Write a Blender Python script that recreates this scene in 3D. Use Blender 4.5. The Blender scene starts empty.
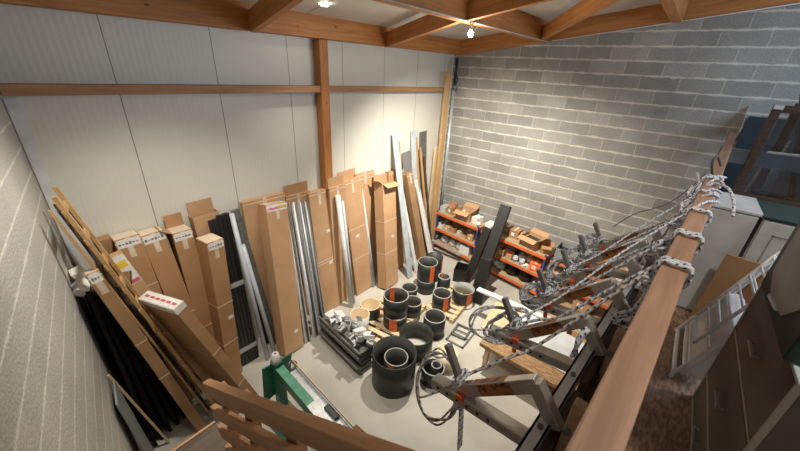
import bpy, math, random
from mathutils import Vector, Matrix
random.seed(7)
C = bpy.context.scene.collection
V = Vector
PI = math.pi

# ------------------------------------------------------------------ materials
def nmat(name, col, rough=.6, metal=0., col2=None, scale=6., stretch=(1,1,1), detail=4., bump=0., bscale=None, spec=.5, ramp=(.35,.65)):
    m = bpy.data.materials.new(name); m.use_nodes = True
    nt = m.node_tree; b = nt.nodes['Principled BSDF']
    b.inputs['Roughness'].default_value = rough; b.inputs['Metallic'].default_value = metal
    b.inputs['Specular IOR Level'].default_value = spec
    tc = nt.nodes.new('ShaderNodeTexCoord'); mp = nt.nodes.new('ShaderNodeMapping')
    mp.inputs['Scale'].default_value = stretch
    nt.links.new(tc.outputs['Object'], mp.inputs['Vector'])
    nz = nt.nodes.new('ShaderNodeTexNoise'); nz.inputs['Scale'].default_value = scale; nz.inputs['Detail'].default_value = detail
    nt.links.new(mp.outputs['Vector'], nz.inputs['Vector'])
    cr = nt.nodes.new('ShaderNodeValToRGB')
    cr.color_ramp.elements[0].position = ramp[0]; cr.color_ramp.elements[1].position = ramp[1]
    c2 = col2 if col2 else tuple(c*.82 for c in col)
    cr.color_ramp.elements[0].color = (*c2, 1); cr.color_ramp.elements[1].color = (*col, 1)
    nt.links.new(nz.outputs['Fac'], cr.inputs['Fac']); nt.links.new(cr.outputs['Color'], b.inputs['Base Color'])
    if bump:
        n2 = nt.nodes.new('ShaderNodeTexNoise'); n2.inputs['Scale'].default_value = bscale or scale*4; n2.inputs['Detail'].default_value = 3
        nt.links.new(mp.outputs['Vector'], n2.inputs['Vector'])
        bp = nt.nodes.new('ShaderNodeBump'); bp.inputs['Strength'].default_value = bump; bp.inputs['Distance'].default_value = .01
        nt.links.new(n2.outputs['Fac'], bp.inputs['Height']); nt.links.new(bp.outputs['Normal'], b.inputs['Normal'])
    return m

def wood(name, col, col2, rings=3.):
    m = bpy.data.materials.new(name); m.use_nodes = True
    nt = m.node_tree; b = nt.nodes['Principled BSDF']; b.inputs['Roughness'].default_value = .6
    tc = nt.nodes.new('ShaderNodeTexCoord'); mp = nt.nodes.new('ShaderNodeMapping'); mp.inputs['Scale'].default_value = (.6, 9, 9)
    nt.links.new(tc.outputs['Object'], mp.inputs['Vector'])
    wv = nt.nodes.new('ShaderNodeTexNoise'); wv.inputs['Scale'].default_value = rings; wv.inputs['Detail'].default_value = 5; wv.inputs['Distortion'].default_value = .8
    nt.links.new(mp.outputs['Vector'], wv.inputs['Vector'])
    cr = nt.nodes.new('ShaderNodeValToRGB'); e = cr.color_ramp.elements
    e[0].position = .33; e[1].position = .66; e[0].color = (*col2, 1); e[1].color = (*col, 1)
    nt.links.new(wv.outputs['Fac'], cr.inputs['Fac'])
    # knots
    vo = nt.nodes.new('ShaderNodeTexVoronoi'); vo.inputs['Scale'].default_value = 2.2
    mp2 = nt.nodes.new('ShaderNodeMapping'); mp2.inputs['Scale'].default_value = (1, 2.2, 2.2)
    nt.links.new(tc.outputs['Object'], mp2.inputs['Vector']); nt.links.new(mp2.outputs['Vector'], vo.inputs['Vector'])
    k = nt.nodes.new('ShaderNodeMath'); k.operation = 'LESS_THAN'; k.inputs[1].default_value = .05
    nt.links.new(vo.outputs['Distance'], k.inputs[0])
    mx = nt.nodes.new('ShaderNodeMixRGB'); mx.inputs[2].default_value = (*(c*.35 for c in col2), 1)
    nt.links.new(k.outputs[0], mx.inputs[0]); nt.links.new(cr.outputs['Color'], mx.inputs[1]); nt.links.new(mx.outputs[0], b.inputs['Base Color'])
    return m

def block_mat(name, c1, c2, mort, mortar=.012, rough=.95, dist=.012, head=(.2,.19,.17), hs=.004, lo=.8, hi=1.18):
    m = bpy.data.materials.new(name); m.use_nodes = True
    nt = m.node_tree; b = nt.nodes['Principled BSDF']; b.inputs['Roughness'].default_value = rough; b.inputs['Specular IOR Level'].default_value = .2
    uv = nt.nodes.new('ShaderNodeUVMap')
    nz = nt.nodes.new('ShaderNodeTexNoise'); nz.inputs['Scale'].default_value = 9; nz.inputs['Detail'].default_value = 4
    nt.links.new(uv.outputs[0], nz.inputs['Vector'])
    sb = nt.nodes.new('ShaderNodeVectorMath'); sb.operation = 'SUBTRACT'; sb.inputs[1].default_value = (.5,.5,.5)
    nt.links.new(nz.outputs['Color'], sb.inputs[0])
    sc = nt.nodes.new('ShaderNodeVectorMath'); sc.operation = 'SCALE'; sc.inputs['Scale'].default_value = dist
    nt.links.new(sb.outputs[0], sc.inputs[0])
    ad = nt.nodes.new('ShaderNodeVectorMath'); nt.links.new(uv.outputs[0], ad.inputs[0]); nt.links.new(sc.outputs[0], ad.inputs[1])
    br = nt.nodes.new('ShaderNodeTexBrick'); br.offset = .5
    br.inputs['Scale'].default_value = 1; br.inputs['Brick Width'].default_value = .5; br.inputs['Row Height'].default_value = .2
    br.inputs['Mortar Size'].default_value = hs; br.inputs['Mortar Smooth'].default_value = .35; br.inputs['Bias'].default_value = 0
    br.inputs['Color1'].default_value = (*c1,1); br.inputs['Color2'].default_value = (*c2,1); br.inputs['Mortar'].default_value = (*head,1)
    nt.links.new(ad.outputs[0], br.inputs['Vector'])
    sx = nt.nodes.new('ShaderNodeSeparateXYZ'); nt.links.new(ad.outputs[0], sx.inputs[0])
    pp = nt.nodes.new('ShaderNodeMath'); pp.operation = 'PINGPONG'; pp.inputs[1].default_value = .1; nt.links.new(sx.outputs[1], pp.inputs[0])
    nw = nt.nodes.new('ShaderNodeTexNoise'); nw.inputs['Scale'].default_value = 5; nw.inputs['Detail'].default_value = 5; nt.links.new(uv.outputs[0], nw.inputs['Vector'])
    wd = nt.nodes.new('ShaderNodeMapRange'); wd.inputs['From Min'].default_value = .35; wd.inputs['From Max'].default_value = .7
    wd.inputs['To Min'].default_value = mortar*.35; wd.inputs['To Max'].default_value = mortar*1.9; nt.links.new(nw.outputs['Fac'], wd.inputs['Value'])
    mk = nt.nodes.new('ShaderNodeMapRange'); mk.interpolation_type = 'SMOOTHSTEP'; mk.inputs['From Min'].default_value = 0
    mk.inputs['To Min'].default_value = 1; mk.inputs['To Max'].default_value = 0
    nt.links.new(pp.outputs[0], mk.inputs['Value']); nt.links.new(wd.outputs[0], mk.inputs['From Max'])
    mm_ = nt.nodes.new('ShaderNodeMixRGB'); nt.links.new(mk.outputs[0], mm_.inputs[0]); nt.links.new(br.outputs['Color'], mm_.inputs[1]); mm_.inputs[2].default_value = (*mort,1)
    n2 = nt.nodes.new('ShaderNodeTexNoise'); n2.inputs['Scale'].default_value = 1.6; n2.inputs['Detail'].default_value = 5
    nt.links.new(uv.outputs[0], n2.inputs['Vector'])
    n3 = nt.nodes.new('ShaderNodeTexNoise'); n3.inputs['Scale'].default_value = 55; n3.inputs['Detail'].default_value = 2
    nt.links.new(uv.outputs[0], n3.inputs['Vector'])
    am = nt.nodes.new('ShaderNodeMath'); am.operation = 'ADD'; nt.links.new(n2.outputs['Fac'], am.inputs[0]); nt.links.new(n3.outputs['Fac'], am.inputs[1])
    mr = nt.nodes.new('ShaderNodeMapRange'); mr.inputs['From Min'].default_value = .6; mr.inputs['From Max'].default_value = 1.4
    mr.inputs['To Min'].default_value = lo; mr.inputs['To Max'].default_value = hi
    nt.links.new(am.outputs[0], mr.inputs['Value'])
    mu = nt.nodes.new('ShaderNodeVectorMath'); mu.operation = 'SCALE'
    nt.links.new(mm_.outputs[0], mu.inputs[0]); nt.links.new(mr.outputs[0], mu.inputs['Scale']); nt.links.new(mu.outputs[0], b.inputs['Base Color'])
    bp = nt.nodes.new('ShaderNodeBump'); bp.inputs['Strength'].default_value = .5; bp.inputs['Distance'].default_value = .008
    nt.links.new(n3.outputs['Fac'], bp.inputs['Height']); nt.links.new(bp.outputs['Normal'], b.inputs['Normal'])
    return m

def panel_mat():
    m = bpy.data.materials.new('panel'); m.use_nodes = True
    nt = m.node_tree; b = nt.nodes['Principled BSDF']; b.inputs['Roughness'].default_value = .42
    uv = nt.nodes.new('ShaderNodeUVMap')
    wv = nt.nodes.new('ShaderNodeTexWave'); wv.wave_type = 'BANDS'; wv.bands_direction = 'X'; wv.inputs['Scale'].default_value = 6.3; wv.wave_profile = 'SIN'
    nt.links.new(uv.outputs[0], wv.inputs['Vector'])
    sx = nt.nodes.new('ShaderNodeSeparateXYZ'); nt.links.new(uv.outputs[0], sx.inputs[0])
    md = nt.nodes.new('ShaderNodeMath'); md.operation = 'PINGPONG'; md.inputs[1].default_value = .46
    nt.links.new(sx.outputs[0], md.inputs[0])
    lt = nt.nodes.new('ShaderNodeMath'); lt.operation = 'LESS_THAN'; lt.inputs[1].default_value = .004; nt.links.new(md.outputs[0], lt.inputs[0])
    mx = nt.nodes.new('ShaderNodeMixRGB'); mx.inputs[1].default_value = (.66,.64,.56,1); mx.inputs[2].default_value = (.16,.16,.15,1)
    nt.links.new(lt.outputs[0], mx.inputs[0]); 
    nz = nt.nodes.new('ShaderNodeTexNoise'); nz.inputs['Scale'].default_value = 1.3; nt.links.new(uv.outputs[0], nz.inputs['Vector'])
    mr = nt.nodes.new('ShaderNodeMapRange'); mr.inputs['To Min'].default_value = .9; mr.inputs['To Max'].default_value = 1.08; nt.links.new(nz.outputs['Fac'], mr.inputs['Value'])
    mu = nt.nodes.new('ShaderNodeVectorMath'); mu.operation = 'SCALE'; nt.links.new(mx.outputs[0], mu.inputs[0]); nt.links.new(mr.outputs[0], mu.inputs['Scale'])
    nt.links.new(mu.outputs[0], b.inputs['Base Color'])
    bp = nt.nodes.new('ShaderNodeBump'); bp.inputs['Strength'].default_value = .07; bp.inputs['Distance'].default_value = .01
    nt.links.new(wv.outputs['Fac'], bp.inputs['Height']); nt.links.new(bp.outputs['Normal'], b.inputs['Normal'])
    return m

def rope_mat(name, base, dark, thr=.55):
    m = bpy.data.materials.new(name); m.use_nodes = True
    nt = m.node_tree; b = nt.nodes['Principled BSDF']; b.inputs['Roughness'].default_value = .8
    uv = nt.nodes.new('ShaderNodeUVMap'); sx = nt.nodes.new('ShaderNodeSeparateXYZ'); nt.links.new(uv.outputs[0], sx.inputs[0])
    def M(op, a, bb=None):
        n = nt.nodes.new('ShaderNodeMath'); n.operation = op
        if isinstance(a, (int,float)): n.inputs[0].default_value = a
        else: nt.links.new(a, n.inputs[0])
        if bb is not None:
            if isinstance(bb, (int,float)): n.inputs[1].default_value = bb
            else: nt.links.new(bb, n.inputs[1])
        return n.outputs[0]
    a = M('SINE', M('ADD', M('MULTIPLY', sx.outputs[0], 2*PI*34), M('MULTIPLY', sx.outputs[1], 2*PI)))
    c = M('SINE', M('SUBTRACT', M('MULTIPLY', sx.outputs[1], 4*PI), M('MULTIPLY', sx.outputs[0], 2*PI*17)))
    f = M('MULTIPLY', M('GREATER_THAN', a, thr), M('GREATER_THAN', c, .0))
    mx = nt.nodes.new('ShaderNodeMixRGB'); mx.inputs[1].default_value = (*base,1); mx.inputs[2].default_value = (*dark,1)
    nt.links.new(f, mx.inputs[0]); nt.links.new(mx.outputs[0], b.inputs['Base Color'])
    bp = nt.nodes.new('ShaderNodeBump'); bp.inputs['Strength'].default_value = .5; bp.inputs['Distance'].default_value = .003
    nt.links.new(a, bp.inputs['Height']); nt.links.new(bp.outputs['Normal'], b.inputs['Normal'])
    return m

def emit(name, col, s):
    m = bpy.data.materials.new(name); m.use_nodes = True; b = m.node_tree.nodes['Principled BSDF']
    b.inputs['Emission Color'].default_value = (*col,1); b.inputs['Emission Strength'].default_value = s; return m

M = dict(
 floor=nmat('concrete', (.50,.48,.42), .55, col2=(.40,.38,.33), scale=1.4, detail=6, bump=.05, bscale=30, ramp=(.38,.6)),
 rblock=block_mat('grey_block', (.27,.265,.245), (.37,.36,.33), (.62,.59,.52), .021, dist=.024, head=(.48,.46,.41), hs=.006, lo=.68, hi=1.25),
 lblock=block_mat('pale_block', (.42,.405,.37), (.48,.46,.42), (.66,.635,.58), .017, dist=.012, head=(.33,.315,.28), hs=.0022),
 panel=panel_mat(),
 beam=wood('beam_wood', (.50,.215,.06), (.36,.13,.032)),
 rail=wood('rail_wood', (.44,.26,.165), (.30,.165,.10)),
 stairwood=wood('stair_wood', (.44,.235,.11), (.31,.145,.06)),
 pine=wood('pine', (.54,.34,.15), (.40,.225,.09)),
 pale=wood('pale_wood', (.66,.52,.33), (.55,.41,.24)),
 darkwood=wood('dark_wood', (.095,.058,.034), (.05,.03,.02)),
 redwood=wood('red_wood', (.33,.12,.06), (.22,.075,.04)),
 card=nmat('cardboard', (.44,.26,.135), .8, col2=(.38,.215,.105), scale=3, spec=.15),
 card2=nmat('cardboard_light', (.53,.33,.185), .8, col2=(.46,.28,.15), scale=3, spec=.15),
 card3=nmat('cardboard_dull', (.38,.23,.12), .85, col2=(.31,.18,.09), scale=3, spec=.15),
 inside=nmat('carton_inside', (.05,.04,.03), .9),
 tape=nmat('packing_tape', (.72,.58,.44), .35),
 labelw=nmat('paper', (.80,.78,.73), .7, scale=30),
 redink=nmat('red_print', (.55,.12,.12), .6), yellow=nmat('yellow_tape', (.9,.62,.05), .5), pink=nmat('pink_sticker', (.85,.15,.30), .5),
 black=nmat('black_plastic', (.010,.010,.010), .42, col2=(.016,.016,.015), scale=20),
 matblack=nmat('matt_black', (.010,.009,.009), .85, spec=.15),
 blackdust=nmat('dusty_black', (.006,.006,.006), .6, col2=(.02,.02,.02), scale=30, ramp=(.4,.75)),
 pipe=nmat('black_pipe', (.020,.024,.022), .42, col2=(.012,.015,.014), scale=8),
 pipein=nmat('pipe_inside', (.045,.046,.040), .5),
 rim=nmat('cut_edge', (.35,.35,.33), .6, scale=20),
 cream=nmat('cream_plastic', (.84,.73,.52), .5), creamin=nmat('cream_inside', (.50,.36,.20), .6),
 orange=nmat('orange_label', (.95,.20,.05), .5, scale=15, col2=(.70,.12,.03)),
 shelfor=nmat('orange_steel', (.72,.15,.04), .4), blue=nmat('blue_steel', (.03,.06,.22), .4),
 chip=nmat('chipboard', (.46,.33,.20), .8, col2=(.36,.25,.14), scale=60),
 osb=nmat('osb', (.40,.25,.12), .7, col2=(.26,.15,.07), scale=45, stretch=(1,.35,1), ramp=(.42,.58)),
 osbfloor=nmat('osb_floor', (.42,.27,.18), .6, col2=(.22,.13,.085), scale=38, stretch=(.55,1.6,1), ramp=(.38,.62)),
 alu=nmat('aluminium', (.62,.63,.64), .32, .85, scale=10, stretch=(.3,5,5)),
 alu2=nmat('pale_metal', (.84,.86,.88), .4, .0),
 alubox=nmat('aluminium_profile', (.66,.64,.60), .34, .7, scale=12),
 steel=nmat('steel', (.52,.52,.50), .4, .5, col2=(.40,.40,.38), scale=15),
 darksteel=nmat('dark_steel', (.20,.21,.20), .45, .45, col2=(.12,.13,.12), scale=14),
 galv=nmat('galvanised', (.58,.60,.60), .38, .35, col2=(.45,.47,.47), scale=25),
 greyplastic=nmat('grey_pvc', (.50,.54,.58), .4), whitem=nmat('white_lacquer', (.72,.72,.70), .4),
 lightblue=nmat('pale_blue_sheet', (.50,.56,.58), .4),
 bluegrey=nmat('bluegrey_metal', (.20,.25,.32), .45, .2), 
 green=nmat('green_paint', (.012,.16,.095), .45, col2=(.01,.12,.07), scale=8),
 greenlite=nmat('worn_green_paint', (.10,.30,.20), .5, col2=(.05,.22,.14), scale=14),
 dkgreen=nmat('dark_green', (.012,.035,.033), .5), teal=nmat('teal_sheet', (.016,.028,.036), .6),
 taupe=nmat('taupe_front', (.135,.120,.10), .5), trim=nmat('pale_trim', (.58,.56,.50), .5),
 cabgrey=nmat('grey_side', (.19,.18,.155), .6), hexp=nmat('grey_panel', (.30,.32,.32), .5),
 cabwhite=nmat('cabinet_white', (.62,.64,.66), .45), ply=nmat('white_fabric', (.80,.80,.80), .85),
 ceil=nmat('ceiling_board', (.66,.62,.56), .7, scale=2), bristle=nmat('bristle', (.11,.075,.05), .8, col2=(.10,.065,.04), scale=60),
 rope=rope_mat('flecked_rope', (.66,.68,.72), (.05,.06,.14), .6), rope2=rope_mat('grey_flecked_rope', (.50,.46,.42), (.05,.05,.08), .3),
 cord=nmat('dark_cord', (.09,.085,.075), .7), stub=nmat('dark_grey_profile', (.30,.29,.29), .45, .4),
 warn=nmat('brown_sticker', (.36,.13,.035), .5, col2=(.08,.03,.02), scale=35, ramp=(.42,.5)),
 bulb=emit('bulb_glow', (1,.90,.74), 60), socket=nmat('white_socket', (.7,.7,.68), .5),
 greybin=nmat('grey_bin', (.27,.29,.29), .5), clear=nmat('milky_plastic', (.50,.50,.49), .3),
 red=nmat('red_plastic', (.6,.03,.03), .4), glass=None)
g = bpy.data.materials.new('window_glass'); g.use_nodes = True; gb = g.node_tree.nodes['Principled BSDF']
gb.inputs['Transmission Weight'].default_value = 1; gb.inputs['Roughness'].default_value = .02; M['glass'] = g

# ------------------------------------------------------------------ mesh helpers
class MB:
    def __init__(s): s.v=[]; s.f=[]; s.uv=[]; s.mi=[]; s.sm=[]
    def quad(s, pts, uv=None, mi=0, sm=False):
        i=len(s.v); s.v+= [tuple(p) for p in pts]; s.f.append(tuple(range(i,i+len(pts))))
        s.uv.append(uv or [(0,0)]*len(pts)); s.mi.append(mi); s.sm.append(sm); return s
    def box(s, lo, hi, mi=0, mt=None):
        x0,y0,z0=lo; x1,y1,z1=hi
        c=[V((x,y,z)) for z in (z0,z1) for y in (y0,y1) for x in (x0,x1)]
        if mt: c=[mt@p for p in c]
        i=len(s.v); s.v+=[tuple(p) for p in c]
        for f in ((0,2,3,1),(4,5,7,6),(0,1,5,4),(2,6,7,3),(0,4,6,2),(1,3,7,5)):
            s.f.append(tuple(i+k for k in f)); s.uv.append([(0,0),(1,0),(1,1),(0,1)]); s.mi.append(mi); s.sm.append(False)
        return s
    def cbox(s, c, d, mi=0, rot=None):
        mt=Matrix.Translation(c)
        if rot: mt=mt@Matrix.Rotation(rot[0],4,'X')@Matrix.Rotation(rot[1],4,'Y')@Matrix.Rotation(rot[2],4,'Z')
        return s.box((-d[0]/2,-d[1]/2,-d[2]/2),(d[0]/2,d[1]/2,d[2]/2),mi,mt)
    def bar(s, p0, p1, w, h, mi=0, up=(0,0,1)):
        p0=V(p0); p1=V(p1); L=(p1-p0).length
        return s.box((0,-w/2,-h/2),(L,w/2,h/2),mi,FX(p0,p1,up))
    def prism(s, poly, y0, y1, mi=0):            # poly in xz
        n=len(poly); i=len(s.v)
        s.v+=[(x,y0,z) for x,z in poly]+[(x,y1,z) for x,z in poly]
        s.f.append(tuple(range(i,i+n))); s.f.append(tuple(range(i+2*n-1,i+n-1,-1)))
        s.uv+=[[(0,0)]*n]*2; s.mi+=[mi]*2; s.sm+=[False]*2
        for k in range(n):
            a=(k+1)%n; s.f.append((i+k,i+n+k,i+n+a,i+a)); s.uv.append([(0,0)]*4); s.mi.append(mi); s.sm.append(False)
        return s
    def tube(s, pts, r, seg=8, mi=0, caps=True, closed=False):
        pts=[V(p) for p in pts]; n=len(pts); i=len(s.v); L=0; up=None; ls=[]
        for k,p in enumerate(pts):
            t=(pts[min(k+1,n-1)]-pts[max(k-1,0)]).normalized()
            if up is None:
                up=V((0,0,1)) if abs(t.z)<.9 else V((1,0,0))
            a=(up-t*up.dot(t))
            a=a.normalized() if a.length>1e-5 else t.orthogonal().normalized()
            up=a; b=t.cross(a)
            if k: L+=(p-pts[k-1]).length
            ls.append(L)
            for q in range(seg):
                an=2*PI*q/seg; s.v.append(tuple(p+(a*math.cos(an)+b*math.sin(an))*r))
        for k in range(n-1):
            for q in range(seg):
                w=(q+1)%seg
                s.f.append((i+k*seg+q,i+k*seg+w,i+(k+1)*seg+w,i+(k+1)*seg+q))
                s.uv.append([(ls[k],q/seg),(ls[k],(q+1)/seg),(ls[k+1],(q+1)/seg),(ls[k+1],q/seg)]); s.mi.append(mi); s.sm.append(True)
        if caps:
            s.f.append(tuple(i+q for q in reversed(range(seg)))); s.f.append(tuple(i+(n-1)*seg+q for q in range(seg)))
            s.uv+=[[(0,0)]*seg]*2; s.mi+=[mi]*2; s.sm+=[False]*2
        return s
    def lathe(s, prof, seg=32, c=(0,0,0), mis=None, close=False):  # prof (r,z)
        i=len(s.v); n=len(prof)
        for r,z in prof:
            for q in range(seg):
                a=2*PI*q/seg; s.v.append((c[0]+r*math.cos(a),c[1]+r*math.sin(a),c[2]+z))
        for k in range(n if close else n-1):
            k2=(k+1)%n
            for q in range(seg):
                w=(q+1)%seg; s.f.append((i+k*seg+q,i+k*seg+w,i+k2*seg+w,i+k2*seg+q)); s.uv.append([(0,0)]*4)
                s.mi.append(mis[k] if mis else 0); s.sm.append(True)
        return s
    def build(s, name, mats, parent=None, mt=None, bev=0):
        if not isinstance(mats,(list,tuple)): mats=[mats]
        me=bpy.data.meshes.new(name); me.from_pydata(s.v,[],s.f)
        for m in mats: me.materials.append(m)
        uvl=me.uv_layers.new(name='UVMap'); k=0
        for p,u,mi,sm in zip(me.polygons,s.uv,s.mi,s.sm):
            p.material_index=mi; p.use_smooth=sm
            for j in range(p.loop_total): uvl.data[p.loop_start+j].uv=u[j] if j<len(u) else (0,0)
        me.update()
        o=bpy.data.objects.new(name,me); C.objects.link(o)
        if parent: o.parent=parent
        if mt is not None: o.matrix_local=mt
        if bev:
            b=o.modifiers.new('bevel','BEVEL'); b.width=bev; b.segments=2; b.limit_method='ANGLE'
        return o

def FX(p0,p1,up=(0,0,1)):
    p0=V(p0); x=(V(p1)-p0).normalized(); u=V(up)
    if abs(x.dot(u.normalized()))>.995: u=V((0,1,0))
    y=u.cross(x).normalized(); z=x.cross(y)
    return Matrix.Translation(p0)@Matrix((x,y,z)).transposed().to_4x4()
def FZ(p0,p1,xd=(1,0,0)):
    p0=V(p0); z=(V(p1)-p0).normalized(); x=V(xd); x=(x-z*x.dot(z)).normalized(); y=z.cross(x)
    return Matrix.Translation(p0)@Matrix((x,y,z)).transposed().to_4x4()
def RZ(p,a=0): return Matrix.Translation(p)@Matrix.Rotation(a,4,'Z')
def tag(o,label=None,cat=None,group=None,kind=None):
    if label: o['label']=label
    if cat: o['category']=cat
    if group: o['group']=group
    if kind: o['kind']=kind
    return o
def thing(name,label,cat,mt=None,group=None):
    o=bpy.data.objects.new(name,None); C.objects.link(o); o.empty_display_size=.05
    if mt is not None: o.matrix_local=mt
    return tag(o,label,cat,group)
def struct(o,label=None,cat=None): o['kind']='structure'; return tag(o,label,cat)
def catmull(P,n=8,closed=False):
    P=[V(p) for p in P]; out=[]; N=len(P)
    rng=range(N) if closed else range(N-1)
    for i in rng:
        if closed: a,b,c,d=P[(i-1)%N],P[i],P[(i+1)%N],P[(i+2)%N]
        else: a,b,c,d=P[max(i-1,0)],P[i],P[i+1],P[min(i+2,N-1)]
        for k in range(n):
            t=k/n; out.append(.5*((2*b)+(c-a)*t+(2*a-5*b+4*c-d)*t*t+(3*b-3*c+d-a)*t**3))
    out.append(P[0] if closed else P[-1]); return out

# ------------------------------------------------------------------ room shell
FL=0.; MZ=2.4; X1=6.75; Y1=4.17; YB=-3.4
LA=math.radians(9.5); LD=V((math.sin(LA),math.cos(LA),0)); L0=V((.155,Y1,0))
def lw(s): return L0-LD*s              # point on left wall s metres toward the camera
TOP=6.2
struct(MB().quad([(-3,YB-.2,0),(X1+.2,YB-.2,0),(X1+.2,Y1+.2,0),(-3,Y1+.2,0)]).build('floor',M['floor']),'pale concrete slab floor','floor')
def wall(name,a,b,z0,z1,mat,label,uo=0,vo=.05,th=.15,out=None):
    a=V(a);b=V(b);L=(b-a).length; d=(b-a).normalized(); n=V(out)*th
    m=MB()
    q=[V((a.x,a.y,z0)),V((b.x,b.y,z0)),V((b.x,b.y,z1)),V((a.x,a.y,z1))]
    m.quad(q,[(uo,z0-vo),(uo+L,z0-vo),(uo+L,z1-vo),(uo,z1-vo)])
    r=[p+n for p in q]; m.quad(r[::-1],[(uo,z1-vo),(uo+L,z1-vo),(uo+L,z0-vo),(uo,z0-vo)])
    for k in range(4): m.quad([q[k],q[(k+1)%4],r[(k+1)%4],r[k]][::-1])
    return struct(m.build(name,mat),label,'wall')
wall('wall_back',(.0,Y1,0),(X1+.1,Y1,0),-.05,TOP,M['panel'],'white ribbed insulated panel wall',uo=.0-.91+.92*2,out=(0,1,0))
wall('wall_right',(X1,Y1+.1,0),(X1,YB,0),-.05,TOP,M['rblock'],'grey concrete block wall',out=(1,0,0))
e=lw(7.7); s0=lw(-.1)
wall('wall_left',e,s0,-.05,TOP,M['lblock'],'pale concrete block wall',out=(-1,0,0))
# rear wall with a window opening above the mezzanine
wx0,wx1,wz0,wz1=3.2,6.0,3.3,4.9
m=MB()
for a,b in (((e.x-.1,-.05),(wx0,TOP)),((wx1,-.05),(X1,TOP)),((wx0,-.05),(wx1,wz0)),((wx0,wz1),(wx1,TOP))):
    m.box((a[0],YB-.15,a[1]),(b[0],YB,b[1]))
struct(m.build('wall_rear',M['lblock']),'block wall behind the mezzanine','wall')
m=MB(); m.box((wx0,YB-.1,wz0),(wx1,YB-.04,wz0+.06)).box((wx0,YB-.1,wz1-.06),(wx1,YB-.04,wz1)).box((wx0,YB-.1,wz0),(wx0+.06,YB-.04,wz1)).box((wx1-.06,YB-.1,wz0),(wx1,YB-.04,wz1)).box((4.57,YB-.1,wz0),(4.63,YB-.04,wz1))
w=struct(m.build('window_1',M['whitem']),'white framed window','window')
MB().box((wx0+.06,YB-.075,wz0+.06),(wx1-.06,YB-.07,wz1-.06)).build('pane',M['glass'],w)

def rb(y): return 4.23+(Y1-y)*.14        # underside of timbers
def rc(y): return 4.53+(4.0-y)*.14       # ceiling boards
m=MB(); ya,yb=Y1+.1,YB-.1
m.box((-2.2,yb,0),(X1+.15,ya,.05)); 
vv=[]
for p in m.v: vv.append((p[0],p[1],rc(p[1])+p[2]))
m.v=vv
cl=struct(m.build('ceiling',M['ceil']),'pale ceiling boards','ceiling')
# thin joints between the boards
k=0
for x in (1.05,2.95,4.9):
    MB().bar((x,3.98,rc(3.98)-.002),(x-.25,2.4,rc(2.4)-.002),.008,.006).build('joint',M['trim'],cl)
MB().bar((.3,3.1,rc(3.1)-.002),(6.7,3.1,rc(3.1)-.002),.008,.006).build('joint',M['trim'],cl)

def timber(name,p0,p1,w,h,mat,label=None,kind='structure',up=(0,0,1),bev=.004,cat='beam'):
    L=(V(p1)-V(p0)).length
    o=MB().box((0,-w/2,-h/2),(L,w/2,h/2)).build(name,mat,None,FX(p0,p1,up),bev)
    if kind: o['kind']=kind
    return tag(o,label,cat)
timber('trim_1',(.2,4.075,4.405),(X1,4.075,4.405),.17,.26,M['beam'],'long glulam beam across the top of the white wall')
z0,z1=rb(4.0)+.15,rb(-3.3)+.15
timber('trim_2',(X1-.05,4.0,z0),(X1-.05,-3.3,z1),.1,.27,M['beam'],'sloping beam along the top of the block wall')
timber('trim_3',(.0,2.31,rb(2.31)+.14),(X1-.1,2.31,rb(2.31)+.14),.12,.28,M['beam'],'purlin crossing the room with a cable under it')
timber('trim_4',(-.2,.55,rb(.55)+.14),(X1-.1,.55,rb(.55)+.14),.12,.28,M['beam'],'purlin nearest the balcony')
for a,b,l in (((2.22,3.99),(1.85,2.37),'left rafter between back beam and purlin'),((4.43,3.99),(3.84,2.37),'right rafter between back beam and purlin'),
            ((3.86,2.25),(3.66,.61),'rafter above the balcony side'),((6.3,2.25),(3.95,.61),'diagonal brace near the block wall')):
    timber('trim_5',(a[0],a[1],rb(a[1])+.10),(b[0],b[1],rb(b[1])+.10),.07,.2,M['beam'],l)
timber('trim_6',(.16,4.10,3.69),(3.145,4.10,3.66),.12,.085,M['stairwood'],'horizontal timber rail on the white wall left of the post')
timber('trim_6',(3.295,4.10,3.66),(6.4,4.10,3.61),.12,.075,M['stairwood'],'horizontal timber rail on the white wall right of the post')
timber('trim_7',(3.22,4.09,0),(3.22,4.09,4.27),.14,.13,M['beam'],'timber post on the white wall')
o=MB(); 
a=lw(.02); b=lw(.10)
o.box((.16,Y1-.014,0),(.235,Y1-.002,3.62)); struct(o.build('trim_8',M['whitem']),'white corner flashing strip','trim')
# white cable under the purlin
m=MB().tube([(2.2,2.245,rb(2.3)+.004),(6.6,2.245,rb(2.3)+.004)],.007,6)
tag(m.build('electric_cable',M['whitem']),'thin white cable running along the purlin underside','cable')
m=MB().tube([(X1-.11,y,rb(y)+.01) for y in (2.2,1.2,0,-1.5)],.007,6)
tag(m.build('electric_cable',M['whitem']),'thin white cable along the sloping beam on the block wall','cable')

# corner duct
t=thing('corner_pipe','tall pale grey pipe standing in the corner of the block wall','pipe',RZ((6.60,4.0,.0)))
MB().tube([(0,0,.55),(0,0,3.6)],.035,14).build('pipe_run',M['galv'],t)
MB().tube([(0,0,3.6),(0,0,4.2)],.028,12).build('upper_hose',M['black'],t)
MB().lathe([(0,0),(.05,0),(.06,.06),(.04,.12),(0,.12)],16,(0,-.02,3.6)).build('collar',M['darksteel'],t)
MB().tube(catmull([(-.03,-.02,4.2),(-.1,-.05,4.0),(-.02,-.08,3.8),(-.07,-.04,3.7)]),.012,8).build('loose_cable',M['black'],t)

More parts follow.
